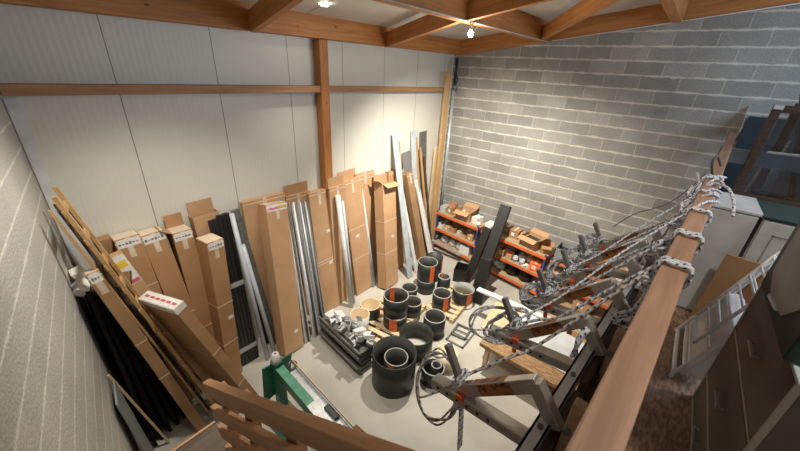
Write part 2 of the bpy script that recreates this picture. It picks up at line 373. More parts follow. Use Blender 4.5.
# ------------------------------------------------------------------ lamps
t=thing('bulb_lamp','bare glowing bulb on cables below the purlin','lamp',RZ((3.95,2.25,4.40)))
MB().lathe([(0,-.055),(.02,-.05),(.032,-.03),(.03,-.01),(.015,.01),(.013,.02)],20).build('bulb',M['bulb'],t)
MB().lathe([(.017,.015),(.02,.02),(.02,.07),(0,.075)],16).build('socket',M['socket'],t)
MB().tube(catmull([(0,0,.07),(-.05,-.02,.15),(-.02,-.03,.3)]),.004,6).tube(catmull([(0,0,.07),(.04,-.04,.12),(.06,-.03,.02),(.03,-.05,.2),(0,-.03,.33)]),.004,6).tube(catmull([(.01,0,.06),(-.06,-.03,.02),(-.09,-.03,.1),(-.03,-.03,.25)]),.004,6).build('cable',M['cord'],t)
t=thing('ceiling_spot','round glowing spot recessed in the ceiling above the cartons','lamp',RZ((2.88,3.55,rc(3.55)-.012)))
MB().lathe([(0,-.004),(.045,-.004),(.045,.004)],24).build('lens',M['bulb'],t)
MB().lathe([(.045,-.01),(.06,-.012),(.062,0),(.045,0)],24,close=True).build('ring',M['socket'],t)
def lamp(kind,name,loc,e,col,size=.1,rot=(0,0,0),**k):
    d=bpy.data.lights.new(name,kind); d.energy=e; d.color=col
    if kind=='AREA': d.size=size; 
    else: d.shadow_soft_size=size
    for a,b in k.items(): setattr(d,a,b)
    o=bpy.data.objects.new(name,d); C.objects.link(o); o.location=loc; o.rotation_euler=rot; return o
WARM=(1,.93,.82)
lamp('SPOT','bulb_light',(3.95,2.25,4.30),1050,WARM,.04,(math.radians(6),math.radians(-24),0),spot_size=math.radians(128),spot_blend=1)
lamp('POINT','bulb_glow_light',(3.95,2.25,4.22),22,WARM,.05)
lamp('SPOT','spot_light',(2.79,3.4,rc(3.4)-.05),110,WARM,.05,(math.radians(-12),0,0),spot_size=math.radians(108),spot_blend=.8)
for i,(x,y,en) in enumerate(((.95,2.7,285),(2.6,-1.6,50),(1.3,-.7,95))):  # spots added out of view to brighten left wall, mezzanine and near railing
    t=thing('ceiling_spot','added unseen ceiling spot over the %s'%(('leaning ladders','balcony cabinets','stair head')[i]),'lamp',RZ((x,y,rc(y)-.012)))
    MB().lathe([(0,-.004),(.045,-.004),(.045,.004)],24).build('lens',M['bulb'],t)
    MB().lathe([(.045,-.01),(.06,-.012),(.062,0),(.045,0)],24,close=True).build('ring',M['socket'],t)
    lamp('SPOT','spot_light',(x,y,rc(y)-.05),en,WARM,.08,(0,0,0),spot_size=math.radians((104,125,150)[i]),spot_blend=.7)
lamp('AREA','window_daylight',(4.6,YB+.08,4.1),105,(.60,.77,1),2.6,(math.radians(-90+180),0,0),shape='RECTANGLE',size_y=1.5)
w=bpy.data.worlds.new('world'); bpy.context.scene.world=w; w.use_nodes=True
w.node_tree.nodes['Background'].inputs['Color'].default_value=(.6,.75,1,1); w.node_tree.nodes['Background'].inputs['Strength'].default_value=.5

# ------------------------------------------------------------------ mezzanine frame (turned 5 degrees)
A5=math.radians(-4.5); U=V((math.cos(A5),math.sin(A5),0)); N=V((-math.sin(A5),math.cos(A5),0))
def mz(u,n,z): return U*u+N*n+V((0,0,z))
MR=Matrix.Rotation(A5,4,'Z')
# floor deck
m=MB(); m.box((.42,-3.2,MZ-.022),(6.72,.02,MZ))
o=m.build('floor_mezzanine',M['osbfloor'],None,MR); o['kind']='structure'; tag(o,'brown chipboard floor of the mezzanine','floor')
m=MB(); m.box((.42,-.06,MZ-.24),(6.68,.015,MZ-.024)); struct(m.build('trim_9',M['darkwood'],None,MR,.003),'edge joist of the mezzanine','trim')
for u in (1.2,2.4,3.6,4.8,6.0):
    struct(MB().box((u-.03,-3.1,MZ-.22),(u+.03,-.145,MZ-.024)).build('trim_9',M['darkwood'],None,MR),'joist under the mezzanine floor','trim')
# balustrade
t=thing('handrail','long timber handrail on boards along the mezzanine edge','handrail',RZ((0,0,0),A5))
MB().box((.34,-.052,3.345),(6.60,.026,3.40)).build('rail',M['rail'],t,None,.006)
for z in (2.62,2.86,3.1):
    MB().box((.55,-.045,z),(6.60,-.02,z+.11)).build('board',M['redwood'],t,None,.003)
for u in (.6,2.3,3.7,5.1,6.5):
    MB().box((u-.035,-.018,MZ),(u+.035,.020,3.345)).build('post',M['redwood'],t,None,.003)
# ------------------------------------------------------------------ stairs
t=thing('stair','brown wooden stair going down beside the pale block wall','stair')
sl=(2.24-0.0)/(3.05)
for i in range(3):
    y=.20+i*.26; z=2.22-i*.175
    xl=-.505+(y-.05)*.167+.03
    MB().box((xl,y-.02,z-.03),(.36,y+.255,z)).build('tread',M['darkwood'],t,None,.003)
MB().bar((.375,.12,2.25),(.375,.96,1.64),.03,.22).build('stringer',M['darkwood'],t)
MB().box((-.19,.96,1.60),(.41,1.87,1.70)).build('landing',M['darkwood'],t,None,.004)
MB().box((-.19,1.872,1.58),(.415,1.892,1.705)).build('landing_edge',M['stairwood'],t,None,.003)
for x_,y_ in ((.34,1.78),(-.16,1.78),(.34,1.0)): MB().box((x_,y_,0),(x_+.06,y_+.07,1.60)).build('support',M['darkwood'],t)
t=thing('stair_rail','sloping orange-brown stair rail with short posts over the stairs','stair rail')
a=V((.30,1.31,2.628)); b=V((.30,.08,3.418))
d=(b-a).normalized()
MB().box((0,-.018,-.035),((b-a).length,.018,.035)).build('handrail',M['stairwood'],t,FX(a,b),.004)
for dz,l0,l1 in ((-.16,.0,1.3),(-.30,.03,1.3),(-.44,.06,1.2)):
    p=a+V((.0,0,dz))+d*l0; q=a+V((.0,0,dz))+d*l1
    MB().box((0,-.014,-.03),((q-p).length,.014,.03)).build('lower_rail',M['stairwood'],t,FX(p,q),.003)
for s in (.12,.42,.80,1.15):
    p=a+d*s
    MB().box((p.x+.017,p.y-.035,p.z-.75),(p.x+.05,p.y+.035,p.z-.01)).build('post',M['stairwood'],t,None,.003)

# ------------------------------------------------------------------ cartons
def carton(p0,p1,w,d,label,mat='card',xd=(1,0,0),bands=(),prints=0,stick=None,flaps=0,opened=False,group=None,cut=0,name='cardboard_box',tape=True):
    """p0,p1: foot and head of the back face centre line; local z is the length, -y is the front"""
    mt=FZ(p0,p1,xd); L=(V(p1)-V(p0)).length; t=thing(name,label,'cardboard box',mt,group); m=M[mat]
    h=w/2; b=MB()
    if opened:
        th=.006
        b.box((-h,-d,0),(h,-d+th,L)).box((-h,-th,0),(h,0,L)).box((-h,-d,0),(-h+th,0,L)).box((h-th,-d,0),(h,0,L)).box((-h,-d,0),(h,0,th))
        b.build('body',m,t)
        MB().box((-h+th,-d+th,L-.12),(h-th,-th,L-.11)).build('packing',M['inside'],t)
    else: b.box((-h,-d,0),(h,0,L)); b.build('body',m,t,None,.004)
    for z in bands:
        MB().box((-h-.002,-d-.002,z),(h+.002,.0,z+.012)).build('tape_band',M['tape'],t)
    if tape and not opened:
        MB().box((-.025,-d-.0015,L-.22),(.025,-d,L)).box((-h,-d-.0015,L-.05),(h,-d,L-.035)).build('tape',M['tape'],t)
    if prints:       # shipping print at the top
        MB().box((-h+.01,-d-.0025,L-.10),(h-.01,-d-.0016,L-.01)).build('printed_strip',M['labelw'],t)
        mm=MB(); n=max(3,int(w/.035))
        for i in range(n):
            x=-h+.02+(w-.04)*i/n; hh=random.choice((.012,.02,.03))
            mm.box((x,-d-.0035,L-.06-hh/2),(x+(w-.04)/n*.7,-d-.0026,L-.06+hh/2))
        mm.build('red_print' if prints==1 else 'dark_print',M['redink'] if prints==1 else M['cabgrey'],t)
        MB().box((-h+.01,-d+.01,L+.0005),(h-.01,-.01,L+.002)).build('top_label',M['tape'],t)
    if stick:
        for (sx,sz) in stick:
            MB().box((sx-.035,-d-.002,sz-.025),(sx+.035,-d-.0005,sz+.025)).build('sticker',M['labelw'],t)
    for k in range(flaps):
        if k==0: MB().box((-h+.01,-.006,L),(h-.01,0,L+.15)).build('flap',m,t,Matrix.Translation((0,0,0)))
        if k==1: MB().box((0,-d,0),(.005,-.01,.12)).build('flap',m,t,Matrix.Translation((-h,0,L))@Matrix.Rotation(math.radians(-55),4,'Y'))
        if k==2: MB().box((-h+.01,0,0),(h-.01,.005,.13)).build('flap',m,t,Matrix.Translation((0,-d,L))@Matrix.Rotation(math.radians(120),4,'X'))
        if k==3: MB().box((-.005,-d,0),(0,-.01,.11)).build('flap',m,t,Matrix.Translation((h,0,L))@Matrix.Rotation(math.radians(60),4,'Y'))
    return t
Yw=Y1-.012
CT=[]
carton((.66,3.98,0),(.585,Yw,2.30),.215,.2,'tall cardboard box with printed top, leftmost of the row on the white wall','card',bands=(1.15,1.72),prints=2)
carton((.92,3.98,0),(.80,Yw,2.27),.22,.2,'tall cardboard box with white printed top, second from left on the white wall','card',bands=(1.2,),prints=2)
carton((1.06,4.05,0),(1.06,Yw-.03,2.22),.20,.2,'tall cardboard box with a standing top flap, left of the creased-top box','card',bands=(.9,),prints=2,flaps=2)
carton((1.165,3.94,0),(1.265,3.94,2.10),.20,.23,'tall narrow cardboard box with creased top beside the black profile bundle','card',xd=(1,.15,0),bands=(.62,1.22),stick=((.05,1.0),),prints=2)
carton((1.42,4.11,0),(1.37,Yw,2.30),.30,.12,'torn open cardboard box behind the black profile bundle','card2',flaps=1,opened=True)
carton((2.10,4.04,0),(2.15,Yw,2.30),.62,.07,'wide flat cardboard box with raised flap behind the box with pink and yellow tape','card2',flaps=0)
bE=carton((1.975,3.68,0),(2.215,Yw-.02,2.20),.335,.20,'large cardboard box with pink and yellow tape at its top','card2',xd=(1,.10,0),prints=1,stick=((.06,.30),),bands=())
MB().box((-.12,-.2055,2.185),(.0,-.2035,2.21)).build('pink_tape',M['pink'],bE); MB().box((.02,-.2055,2.20),(.13,-.2035,2.225)).build('yellow_tape',M['yellow'],bE)
carton((2.66,4.09,0),(2.68,Yw-.02,2.22),.42,.05,'cardboard box standing just behind the metal profiles','card',flaps=1)
carton((3.01,3.96,0),(3.015,Yw,2.19),.38,.12,'cardboard box with white band just left of the timber post','card2',bands=(.95,1.0),stick=((.08,.92),(.1,1.5)))
carton((3.33,3.92,0),(3.33,4.015,2.22),.34,.05,'wide cardboard box with raised flap standing in front of the timber post','card2',flaps=1)
carton((3.44,4.03,0),(3.50,4.14,2.10),.30,.06,'cardboard box just right of the timber post behind the white tubes','card',stick=((-.02,1.92),),bands=(1.9,))
carton((3.80,3.94,0),(3.70,Yw,2.22),.42,.13,'cardboard box with two bands between the white tubes and the open-topped box','card2',bands=(.75,1.35),stick=((-.02,1.2),),flaps=1)
carton((4.10,4.06,0),(4.10,Yw,2.27),.48,.04,'flat light cardboard box behind the open-topped box','card2',bands=(2.15,))
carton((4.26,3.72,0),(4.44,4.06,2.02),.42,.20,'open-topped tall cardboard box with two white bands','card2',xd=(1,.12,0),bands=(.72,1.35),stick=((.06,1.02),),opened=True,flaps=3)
carton((4.80,3.93,0),(4.90,Yw,2.15),.44,.09,'plain light cardboard sheet box right of the open-topped box','card',stick=((-.06,1.35),),)
carton((5.55,3.79,0),(5.24,4.12,2.03),.20,.13,'narrow brown cardboard box between white and grey planks near the corner','card3')
carton((.50,4.11,0),(.42,Yw,2.32),.12,.12,'dark greenish box squeezed in left of the cardboard row','card3',tape=False)

# cartons leaning towards the left wall
def leaner(p0,p1,th,wy,label,mat,**k): # thin in the x plane, wide in y : front (-local y) faces the room, xd along -y
    return carton(p0,p1,wy,th,label,mat,xd=(-.35,1,0),**k)
lb2=leaner((1.06,3.34,0),(.53,3.32,1.86),.11,.50,'long cardboard box with red printed end leaning in front of the row','card',bands=(.5,1.15))
# printed end of the leaning box
L2=(V((1.06,3.34,0))-V((.53,3.32,1.86))).length
MB().box((-.245,-.106,L2+.0005),(.245,-.004,L2+.003)).build('end_label',M['labelw'],lb2)
mm=MB()
for i in range(6): mm.box((-.22+i*.075,-.07,L2+.0035),(-.165+i*.075,-.045,L2+.005))
mm.build('red_print',M['redink'],lb2)
MB().box((-.252,-.112,L2-.07),(.252,.002,L2-.001)).build('printed_strip',M['labelw'],lb2)
lb1=carton((.93,3.60,0),(.42,3.82,2.26),.13,.10,'long cardboard box with yellow sticker leaning beside the pale wooden ladder','card2')
L1=(V((.93,3.60,0))-V((.42,3.82,2.26))).length
MB().box((-.06,-.1025,L1-.34),(.06,-.1005,L1-.01)).build('printed_strip',M['labelw'],lb1); MB().box((-.04,-.104,L1-.14),(.045,-.103,L1-.07)).build('yellow_sticker',M['yellow'],lb1)
MB().box((-.055,-.104,L1-.33),(.055,-.103,L1-.29)).build('red_print',M['redink'],lb1)
lb3=carton((.58,3.36,0),(.21,3.50,2.32),.10,.09,'slim brown cardboard box leaning between black sheets and wooden ladder','card3',bands=(1.0,1.5),prints=2)
# ladder
def ladder(p0,p1,wy,label,mat,n=9,ov=.02,xd=(0,1,0)):
    mt=FZ(p0,p1,xd); L=(V(p1)-V(p0)).length; t=thing('wooden_ladder',label,'ladder',mt)
    for s in (-1,1): MB().box((s*wy/2-.011,-.016,0),(s*wy/2+.011,.016,L)).build('side_rail',M[mat],t,None,.003)
    for i in range(n):
        z=.2+i*(L-.35)/(n-1); MB().box((-wy/2-ov,-.018,z-.03),(wy/2+ov,.0,z+.03)).build('rung',M[mat],t,None,.003)
    return t
ladder((.84,3.50,0),(.195,3.575,3.0),.26,'pale wooden ladder leaning on the left block wall','pine',n=11,xd=(-.06,-.25,.08))
ladder((.74,3.60,0),(.19,3.82,2.80),.24,'dark wooden ladder behind the pale ladder on the left wall','darkwood',n=12,ov=.06)
for i,(p,q,w_,l,mt_) in enumerate((((.72,3.40,0),(.125,3.46,2.90),.020,'weathered lath leaning nearest the pale block wall','pine'),
                     ((.90,3.62,0),(.25,3.92,2.80),.03,'dark brown lath crossing behind the ladders','darkwood'))):
    tag(MB().box((0,-w_/2,-w_/2),((V(q)-V(p)).length,w_/2,w_/2)).build('wooden_lath',M[mt_],None,FX(p,q),.003),l,'lath')
# crate with small cans
t=thing('wooden_crate','small open brown crate with cans wedged behind the ladders','crate',FX((.33,3.80,1.90),(.55,3.80,1.85)))
MB().box((-.12,-.12,0),(.12,-.11,.22)).box((-.12,.11,0),(.12,.12,.22)).box((-.12,-.12,0),(-.11,.12,.22)).box((.11,-.12,0),(.12,.12,.22)).box((-.12,-.12,-.01),(.12,.12,0)).build('box_walls',M['card3'],t)
for i,(x,y,z,l) in enumerate(((.15,3.72,2.20,'white paper carton stuck behind the black sheets'),(.22,3.64,2.10,'printed pale carton beside the ladder foot rung'),(.12,3.62,2.12,'small white tin lying on the black sheets'))):
    o=MB().cbox((0,0,0),(.09,.12,.10)).build('small_carton',M['labelw'],None,Matrix.Translation((x,y,z))@Matrix.Rotation(.5*i-.3,4,'Y')@Matrix.Rotation(.3*i,4,'X'),.004)
    tag(o,l,'carton')
# black sheets on the left wall
for i in range(5):
    y0=3.46+.03*i; y1=3.98
    p=(.14+.085*i,(y0+y1)/2,0); q=(.125+.034*i,(y0+y1)/2,2.10-.04*i)
    mt=FZ(p,q,(0,1,0)); L=(V(q)-V(p)).length; w=y1-y0
    t=thing('black_sheet',['black sheet lying flat against the pale block wall, innermost of its stack','black sheet second from the wall in the stack beside the pale block wall','black sheet in the middle of the stack beside the pale block wall','black sheet second from the outside of the stack by the pale block wall','outermost black sheet of the stack beside the pale block wall'][i],'panel',mt,'black sheets stacked on the left wall')
    MB().box((-w/2,-.035,0),(w/2,-.005,L)).build('board',M['matblack'],t,None,.003)
    MB().box((w/2-.025,-.037,0),(w/2-.001,-.003,L)).build('edge_strip',M['matblack'],t); MB().box((-w/2+.001,-.037,0),(-w/2+.025,-.003,L)).build('edge_strip',M['matblack'],t)
p,q=(.27,3.40,0.),(.045,3.40,1.28)
tag(MB().box((0,-.011,-.011),((V(q)-V(p)).length,.011,.011)).build('wooden_pole',M['pale'],None,FX(p,q),.004),'thin pale pole leaning across the black sheets','pole')
mt=FZ((.09,3.22,0),(.025,3.22,1.22),(.167,1,0))
tag(MB().box((-.16,-.02,0),(.14,-.005,1.22)).build('grey_board',M['hexp'],None,mt,.003),'pale grey board leaning flat on the left block wall','board')

# ------------------------------------------------------------------ black bundle, pipes, profiles
t=thing('profile_bundle','bundle of black profiles strapped with silver tape','profile bundle',FZ((1.47,3.92,0),(1.50,4.12,2.27)))
i=0
for a in range(5):
    for b in range(2):
        MB().box((-.125+a*.05,-.12+b*.06,0),(-.079+a*.05,-.063+b*.06,2.27-.05*random.random())).build('profile',M['black'],t,None,.003)
for z in (.22,1.25):
    MB().box((-.128,-.123,z),(.125,.0,z+.07)).build('strap',M['clear'],t)
tag(MB().tube([(1.65,3.67,0.02),(1.62,3.93,2.27)],.029,14).build('grey_pipe',M['greyplastic']),'tall grey plastic pipe beside the black bundle','pipe')
tag(MB().tube([(1.765,3.66,0.02),(1.675,3.90,1.83)],.029,14).build('grey_pipe',M['greyplastic']),'shorter grey plastic pipe left of the large box','pipe')
def plank(name,p,q,w,h,mat,label,cat,up=(0,1,0),bev=.003,rims=None):
    o=MB().box((0,-w/2,-h/2),((V(q)-V(p)).length,w/2,h/2)).build(name,M[mat],None,FX(p,q,up),bev); return tag(o,label,cat)
plank('black_profile',(1.90,3.86,0.01),(1.74,4.10,2.24),.10,.04,'darksteel','dark profile with square end beside the tall grey pipe','profile')
plank('black_profile',(1.80,3.95,0.01),(1.84,4.12,1.95),.08,.04,'black','black profile wedged between grey pipe and large box','profile')
def gutter(p,q,w,mat,label,name='metal_profile'):
    L=(V(q)-V(p)).length; mt=FZ(p,q); t=thing(name,label,'metal profile',mt)
    MB().box((-w/2,-.004,0),(w/2,0,L)).box((-w/2,-.045,0),(-w/2+.004,0,L)).box((w/2-.004,-.045,0),(w/2,0,L)).build('channel',M[mat],t)
    MB().tube([(-w*.2,-.024,.0),(-w*.2,-.024,L)],.018,10).build('round_edge',M[mat],t)
    MB().tube([(w*.24,-.024,.0),(w*.24,-.024,L)],.015,10).build('inner_tube',M['darksteel'],t)
    return t
gutter((2.25,3.55,0),(2.475,Yw-.03,2.14),.085,'alu2','pale metal profile touching the large box')
gutter((2.42,3.55,0),(2.61,Yw-.03,2.12),.10,'alu2','silver metal profile, second from the large box')
gutter((2.54,3.54,0),(2.72,Yw-.03,2.10),.09,'galv','dull metal profile, third from the large box')
gutter((2.65,3.62,0),(2.80,Yw-.03,2.08),.05,'galv','narrow metal profile beside the banded cardboard box')
def wtube(p,q,r,mat,label): return tag(MB().tube([p,q],r,14).build('white_tube',M[mat]),label,'tube')
wtube((3.30,3.66,.02),(3.27,3.90,2.10),.042,'whitem','thick white tube leaning right of the timber post')
wtube((3.40,3.70,.02),(3.38,3.92,1.97),.026,'lightblue','thinner blue-white tube beside the thick white tube')
wtube((2.76,3.85,.02),(2.80,4.12,2.02),.026,'whitem','slim white tube at the edge of the banded cardboard box')
wtube((4.02,3.80,.02),(3.94,4.10,2.03),.033,'greyplastic','grey-white tube between two cardboard boxes')
wtube((4.09,3.82,.02),(4.01,4.12,1.98),.020,'whitem','slim white tube next to the open-topped box')
plank('white_plank',(4.78,3.46,.02),(4.86,Yw-.04,2.86),.15,.02,'lightblue','tall pale blue plank, tallest left of the narrow brown box','plank')
plank('white_plank',(5.05,3.50,.02),(4.98,Yw-.07,2.10),.09,.04,'whitem','white profile right of the tall pale blue plank','plank')
plank('white_plank',(5.80,3.63,.02),(5.55,Yw-.05,1.95),.16,.03,'whitem','white plank right of the narrow brown box','plank')
plank('white_plank',(5.68,3.57,.02),(5.52,Yw-.16,1.72),.07,.03,'labelw','short white slat in front of the white plank','plank')
plank('pale_blue_sheet',(5.72,3.93,.02),(5.49,Yw-.01,2.85),.22,.015,'lightblue','tall pale blue sheet behind the brown panel near the corner','sheet')
plank('grey_sheet',(5.55,3.95,.02),(5.30,Yw-.03,2.47),.36,.012,'stub','dark grey sheet with slanted top near the corner','sheet')
plank('grey_sheet',(5.92,3.98,.02),(5.82,Yw-.005,2.80),.24,.012,'darksteel','tall dark green-grey sheet beside the laths','sheet')
plank('wooden_lath',(5.75,3.85,.02),(5.56,Yw-.03,2.72),.035,.03,'pine','thin pine lath between blue sheet and dark sheet','lath')
plank('wooden_lath',(5.95,3.80,.02),(5.66,Yw-.07,2.50),.05,.03,'pine','wider pine lath leaning beside the thin lath','lath')
plank('wooden_lath',(5.13,3.9,.02),(5.05,Yw-.02,2.70),.025,.025,'pale','very thin pale lath left of the dark grey sheet','lath')
plank('wooden_lath',(6.02,3.78,.02),(5.78,Yw-.10,2.30),.05,.03,'darkwood','brown lath leaning beside the long beam','lath')
plank('wooden_beam',(6.10,3.86,.02),(6.33,4.0,3.95),.15,.05,'pine','long pine board reaching up the corner','board')
plank('wooden_beam',(6.04,3.97,.02),(6.22,4.05,2.45),.10,.05,'pale','shorter pale board leaning beside the long pine board','board')

# ------------------------------------------------------------------ pipe rings
def ring(x,y,r,h,label,wall_=.014,z=0,mat='pipe',inn='pipein',rimm='rim',tilt=0,lab=None,rl=.05,bottom=False,taper=0,group='cut pipe rings on the floor',inside=False):
    t=thing('pipe_ring' if mat=='pipe' else 'plastic_tub',label,'pipe' if mat=='pipe' else 'tub',Matrix.Translation((x,y,z))@Matrix.Rotation(tilt,4,'Y'),group)
    w=wall_; r0=r-taper
    if bottom:
        MB().lathe([(0,0),(r0,0),(r,h-.004),(r-w,h-.004),(r0-w,w),(0,w)],40,mis=[0,0,0,1,1]).build('shell',[M[mat],M[inn]],t)
    else:
        MB().lathe([(r0,0),(r,h-.004),(r-w,h-.004),(r0-w,0)],40,mis=[0,0,1,0],close=True).build('shell',[M[mat],M[inn]],t)
    MB().lathe([(r,h-.004),(r,h),(r-w,h),(r-w,h-.004)],40,close=True).build('rim',M[rimm],t)
    if lab is not None:
        aa=math.radians(lab); mm=MB(); R=(r-w-.002) if inside else r+.002; n=4; rl=rl*1.3; da=rl/r/n
        for k in range(n):
            a0=aa+(k-n/2)*da; a1=a0+da
            mm.quad([(R*math.cos(a0),R*math.sin(a0),.02*h),(R*math.cos(a1),R*math.sin(a1),.02*h),(R*math.cos(a1),R*math.sin(a1),h+.002),(R*math.cos(a0),R*math.sin(a0),h+.002)])
        mm.build('orange_label',M['orange'],t)
    return t
ring(2.62,2.06,.30,.54,'largest black pipe ring, nearest the steel stack',.016,rimm='pipe')
ring(2.66,2.06,.165,.42,'medium black pipe ring standing inside the largest one',.015,lab=190,rl=.06)
ring(3.28,2.18,.26,.34,'wide black pipe ring behind the largest one',.012,lab=-55,rl=.07,rimm='pipe')
ring(3.78,2.18,.18,.36,'black pipe ring with grey rim beside the flat black frames',.018,lab=110,rl=.07,inside=True)
ring(4.32,2.40,.165,.30,'black pipe ring with grey rim and orange label near the pallet edge',.018,lab=-120,rl=.07,z=.11)
ring(3.37,1.66,.16,.25,'cream plastic tub with orange label beside the ropes',.014,mat='cream',inn='cream',rimm='cream',lab=-40,rl=.06,bottom=True,group=None)
ring(3.00,1.66,.16,.25,'low grey-rimmed ring with orange label next to the cream tub',.018,lab=-110,rl=.08)
ring(3.045,1.64,.075,.27,'small grey-rimmed ring standing inside the low ring',.016)
ring(3.42,2.72,.195,.22,'black pipe ring lying under another in the middle of the pallet',.018,z=.11,lab=-150,rl=.1)
ring(3.44,2.74,.205,.34,'black pipe ring stacked on top in the middle of the pallet',.014,z=.335,lab=60,rl=.07,inside=True)
ring(3.83,2.68,.16,.25,'black ring half hidden behind the stacked pair',.016,z=.11,lab=100,rl=.06,inside=True)
ring(3.30,3.18,.17,.22,'black tub with cream inside left of the stacked pair',.014,inn='creamin',rimm='cream',z=.11,lab=-60,rl=.1,bottom=True)
ring(2.93,3.05,.155,.42,'white tub with tan inside beside the steel stack',.012,mat='whitem',inn='creamin',rimm='cream',bottom=True,taper=.03,group=None)
ring(4.66,2.98,.18,.28,'lower black ring of the pair with the orange label at the back',.016,z=.0)
ring(4.68,2.99,.19,.36,'upper black ring of the pair at the back, orange label facing out',.014,z=.285,lab=-115,rl=.07)
ring(5.12,3.12,.17,.52,'tall black ring at the back, orange label at its right edge',.012,rimm='pipe',lab=-75,rl=.06)
ring(4.90,2.72,.125,.33,'small thick-walled black ring behind the pallet',.028,lab=60,rl=.04,inside=True)
ring(4.22,3.05,.15,.26,'small black ring between the two stacked pairs',.016,z=.0)
ring(4.78,2.22,.20,.25,'wide black ring with grey inside at the pallet corner',.012,inn='rim',z=.11,lab=-115,rl=.08)
t=thing('black_crate','low black crate with orange stripe behind the pallet','crate',RZ((5.50,2.66,0),.3))
MB().box((-.16,-.14,0),(.16,-.13,.30)).box((-.16,.13,0),(.16,.14,.30)).box((-.16,-.14,0),(-.15,.14,.30)).box((.15,-.14,0),(.16,.14,.30)).box((-.16,-.14,0),(.16,.14,.01)).build('shell',M['black'],t)
MB().box((-.1,-.142,.05),(-.04,-.1405,.28)).build('orange_stripe',M['orange'],t)
# pallets
def pallet(x,y,a,label,w=1.1,d=.8,n=8):
    t=thing('pallet',label,'pallet',RZ((x,y,0),a))
    for i in range(n):
        u=-w/2+(i+.5)*w/n; MB().box((u-.042,-d/2,.085),(u+.042,d/2,.105)).build('deck_board',M['pale'],t,None,.002)
    for v in (-d/2+.04,0,d/2-.04): MB().box((-w/2,v-.04,.0),(w/2,v+.04,.083)).build('bearer',M['pale'],t)
pallet(3.50,2.92,.15,'pale wooden pallet under the stacked black rings',1.3,.8,9)
pallet(4.62,2.36,.1,'pale wooden pallet under the wide grey-lined ring',.95,.55,7)
# flat black frames on the floor
for i,(x,y,z,w,d,l) in enumerate(((4.02,1.79,.0,.46,.32,'square black metal grate flat on the floor'),(4.10,1.83,.022,.30,.26,'smaller black grate lying on the square one'))):
    t=thing('floor_grate',l,'grate',RZ((x,y,z),.05+.1*i))
    m=MB(); b=.025
    m.box((-w/2,-d/2,0),(w/2,-d/2+b,.02)).box((-w/2,d/2-b,0),(w/2,d/2,.02)).box((-w/2,-d/2,0),(-w/2+b,d/2,.02)).box((w/2-b,-d/2,0),(w/2,d/2,.02)); m.build('rim',M['darksteel'],t)
    MB().box((-.01,-d/2+b,.004),(.01,d/2-b,.016)).build('crossbar',M['darksteel'],t)

# ------------------------------------------------------------------ steel stack
for i in range(5):
    z=.003+i*.088; sh=(.02,-.02,.03,0,.01)[i]
    for c,x in enumerate((2.31,)):
        t=thing('steel_channel','dark steel channel, %s of the stack beside the largest ring'%('lowest','second from the floor','middle one','second from the top','topmost')[i],'steel channel',FX((2.56+sh,3.44,z),(2.46+sh,2.42-sh,z)),'steel channels stacked on the floor')
        L=1.0
        MB().box((0,-.12,0),(L,.12,.006)).box((0,-.12,0),(L,-.114,.08)).box((0,.114,0),(L,.12,.08)).build('channel',M['darksteel'],t)
        MB().box((0,-.128,.070),(L,-.112,.080)).box((0,.112,.070),(L,.128,.080)).build('lip',M['steel'],t)
        MB().box((L-.03,-.12,0),(L,.12,.06)).build('end_plate',M['darksteel'],t)
spots=[(2.50,3.30,'w'),(2.56,3.18,'w'),(2.44,3.12,'b'),(2.58,3.02,'b'),(2.47,2.93,'s'),(2.60,2.84,'b'),(2.40,2.78,'s'),(2.53,2.70,'w'),(2.44,2.62,'b'),(2.58,2.56,'w'),(2.52,2.47,'s'),(2.36,2.97,'s'),(2.38,2.62,'s')]
lab={'w':'white boxed fitting','b':'galvanised bracket','s':'dark clamp'}
wh=['at the far end','just in front of the far end','a third of the way along','near the white tub','in the middle','right of the middle','left of the middle','on the near half','beside the big ring','at the near right corner','at the near end','at the left edge towards the wall','at the left edge towards the camera']
for i,(x,y,k) in enumerate(spots):
    z=.45+.02*(i%3); mt=Matrix.Translation((x+.06,y,z+.02))@Matrix.Rotation(i*1.3,4,'Z')@Matrix.Rotation(.35*math.sin(i*2.),4,'X')
    if k=='w': o=MB().cbox((0,0,.02),(.17,.13,.06)).build('boxed_fitting',M['whitem'],None,mt,.004); tag(o,lab[k]+' on the steel stack, '+wh[i],'box')
    else:
        t=thing('metal_bracket' if k=='b' else 'clamp',lab[k]+' on the steel stack, '+wh[i],'bracket' if k=='b' else 'clamp',mt)
        mm='galv' if k=='b' else 'darksteel'
        MB().box((-.09,-.045,0),(.09,.045,.008)).box((.082,-.045,0),(.09,.045,.09)).build('plate',M[mm],t)
        MB().tube([(-.04,0,.0),(-.04,0,.075)],.012,8).tube([(-.04,-.05,.06),(-.04,.05,.06)],.009,8).build('bolt',M['steel'],t)
        MB().box((-.08,-.05,.01),(-.02,.05,.035)).build('jaw',M['galv'],t)

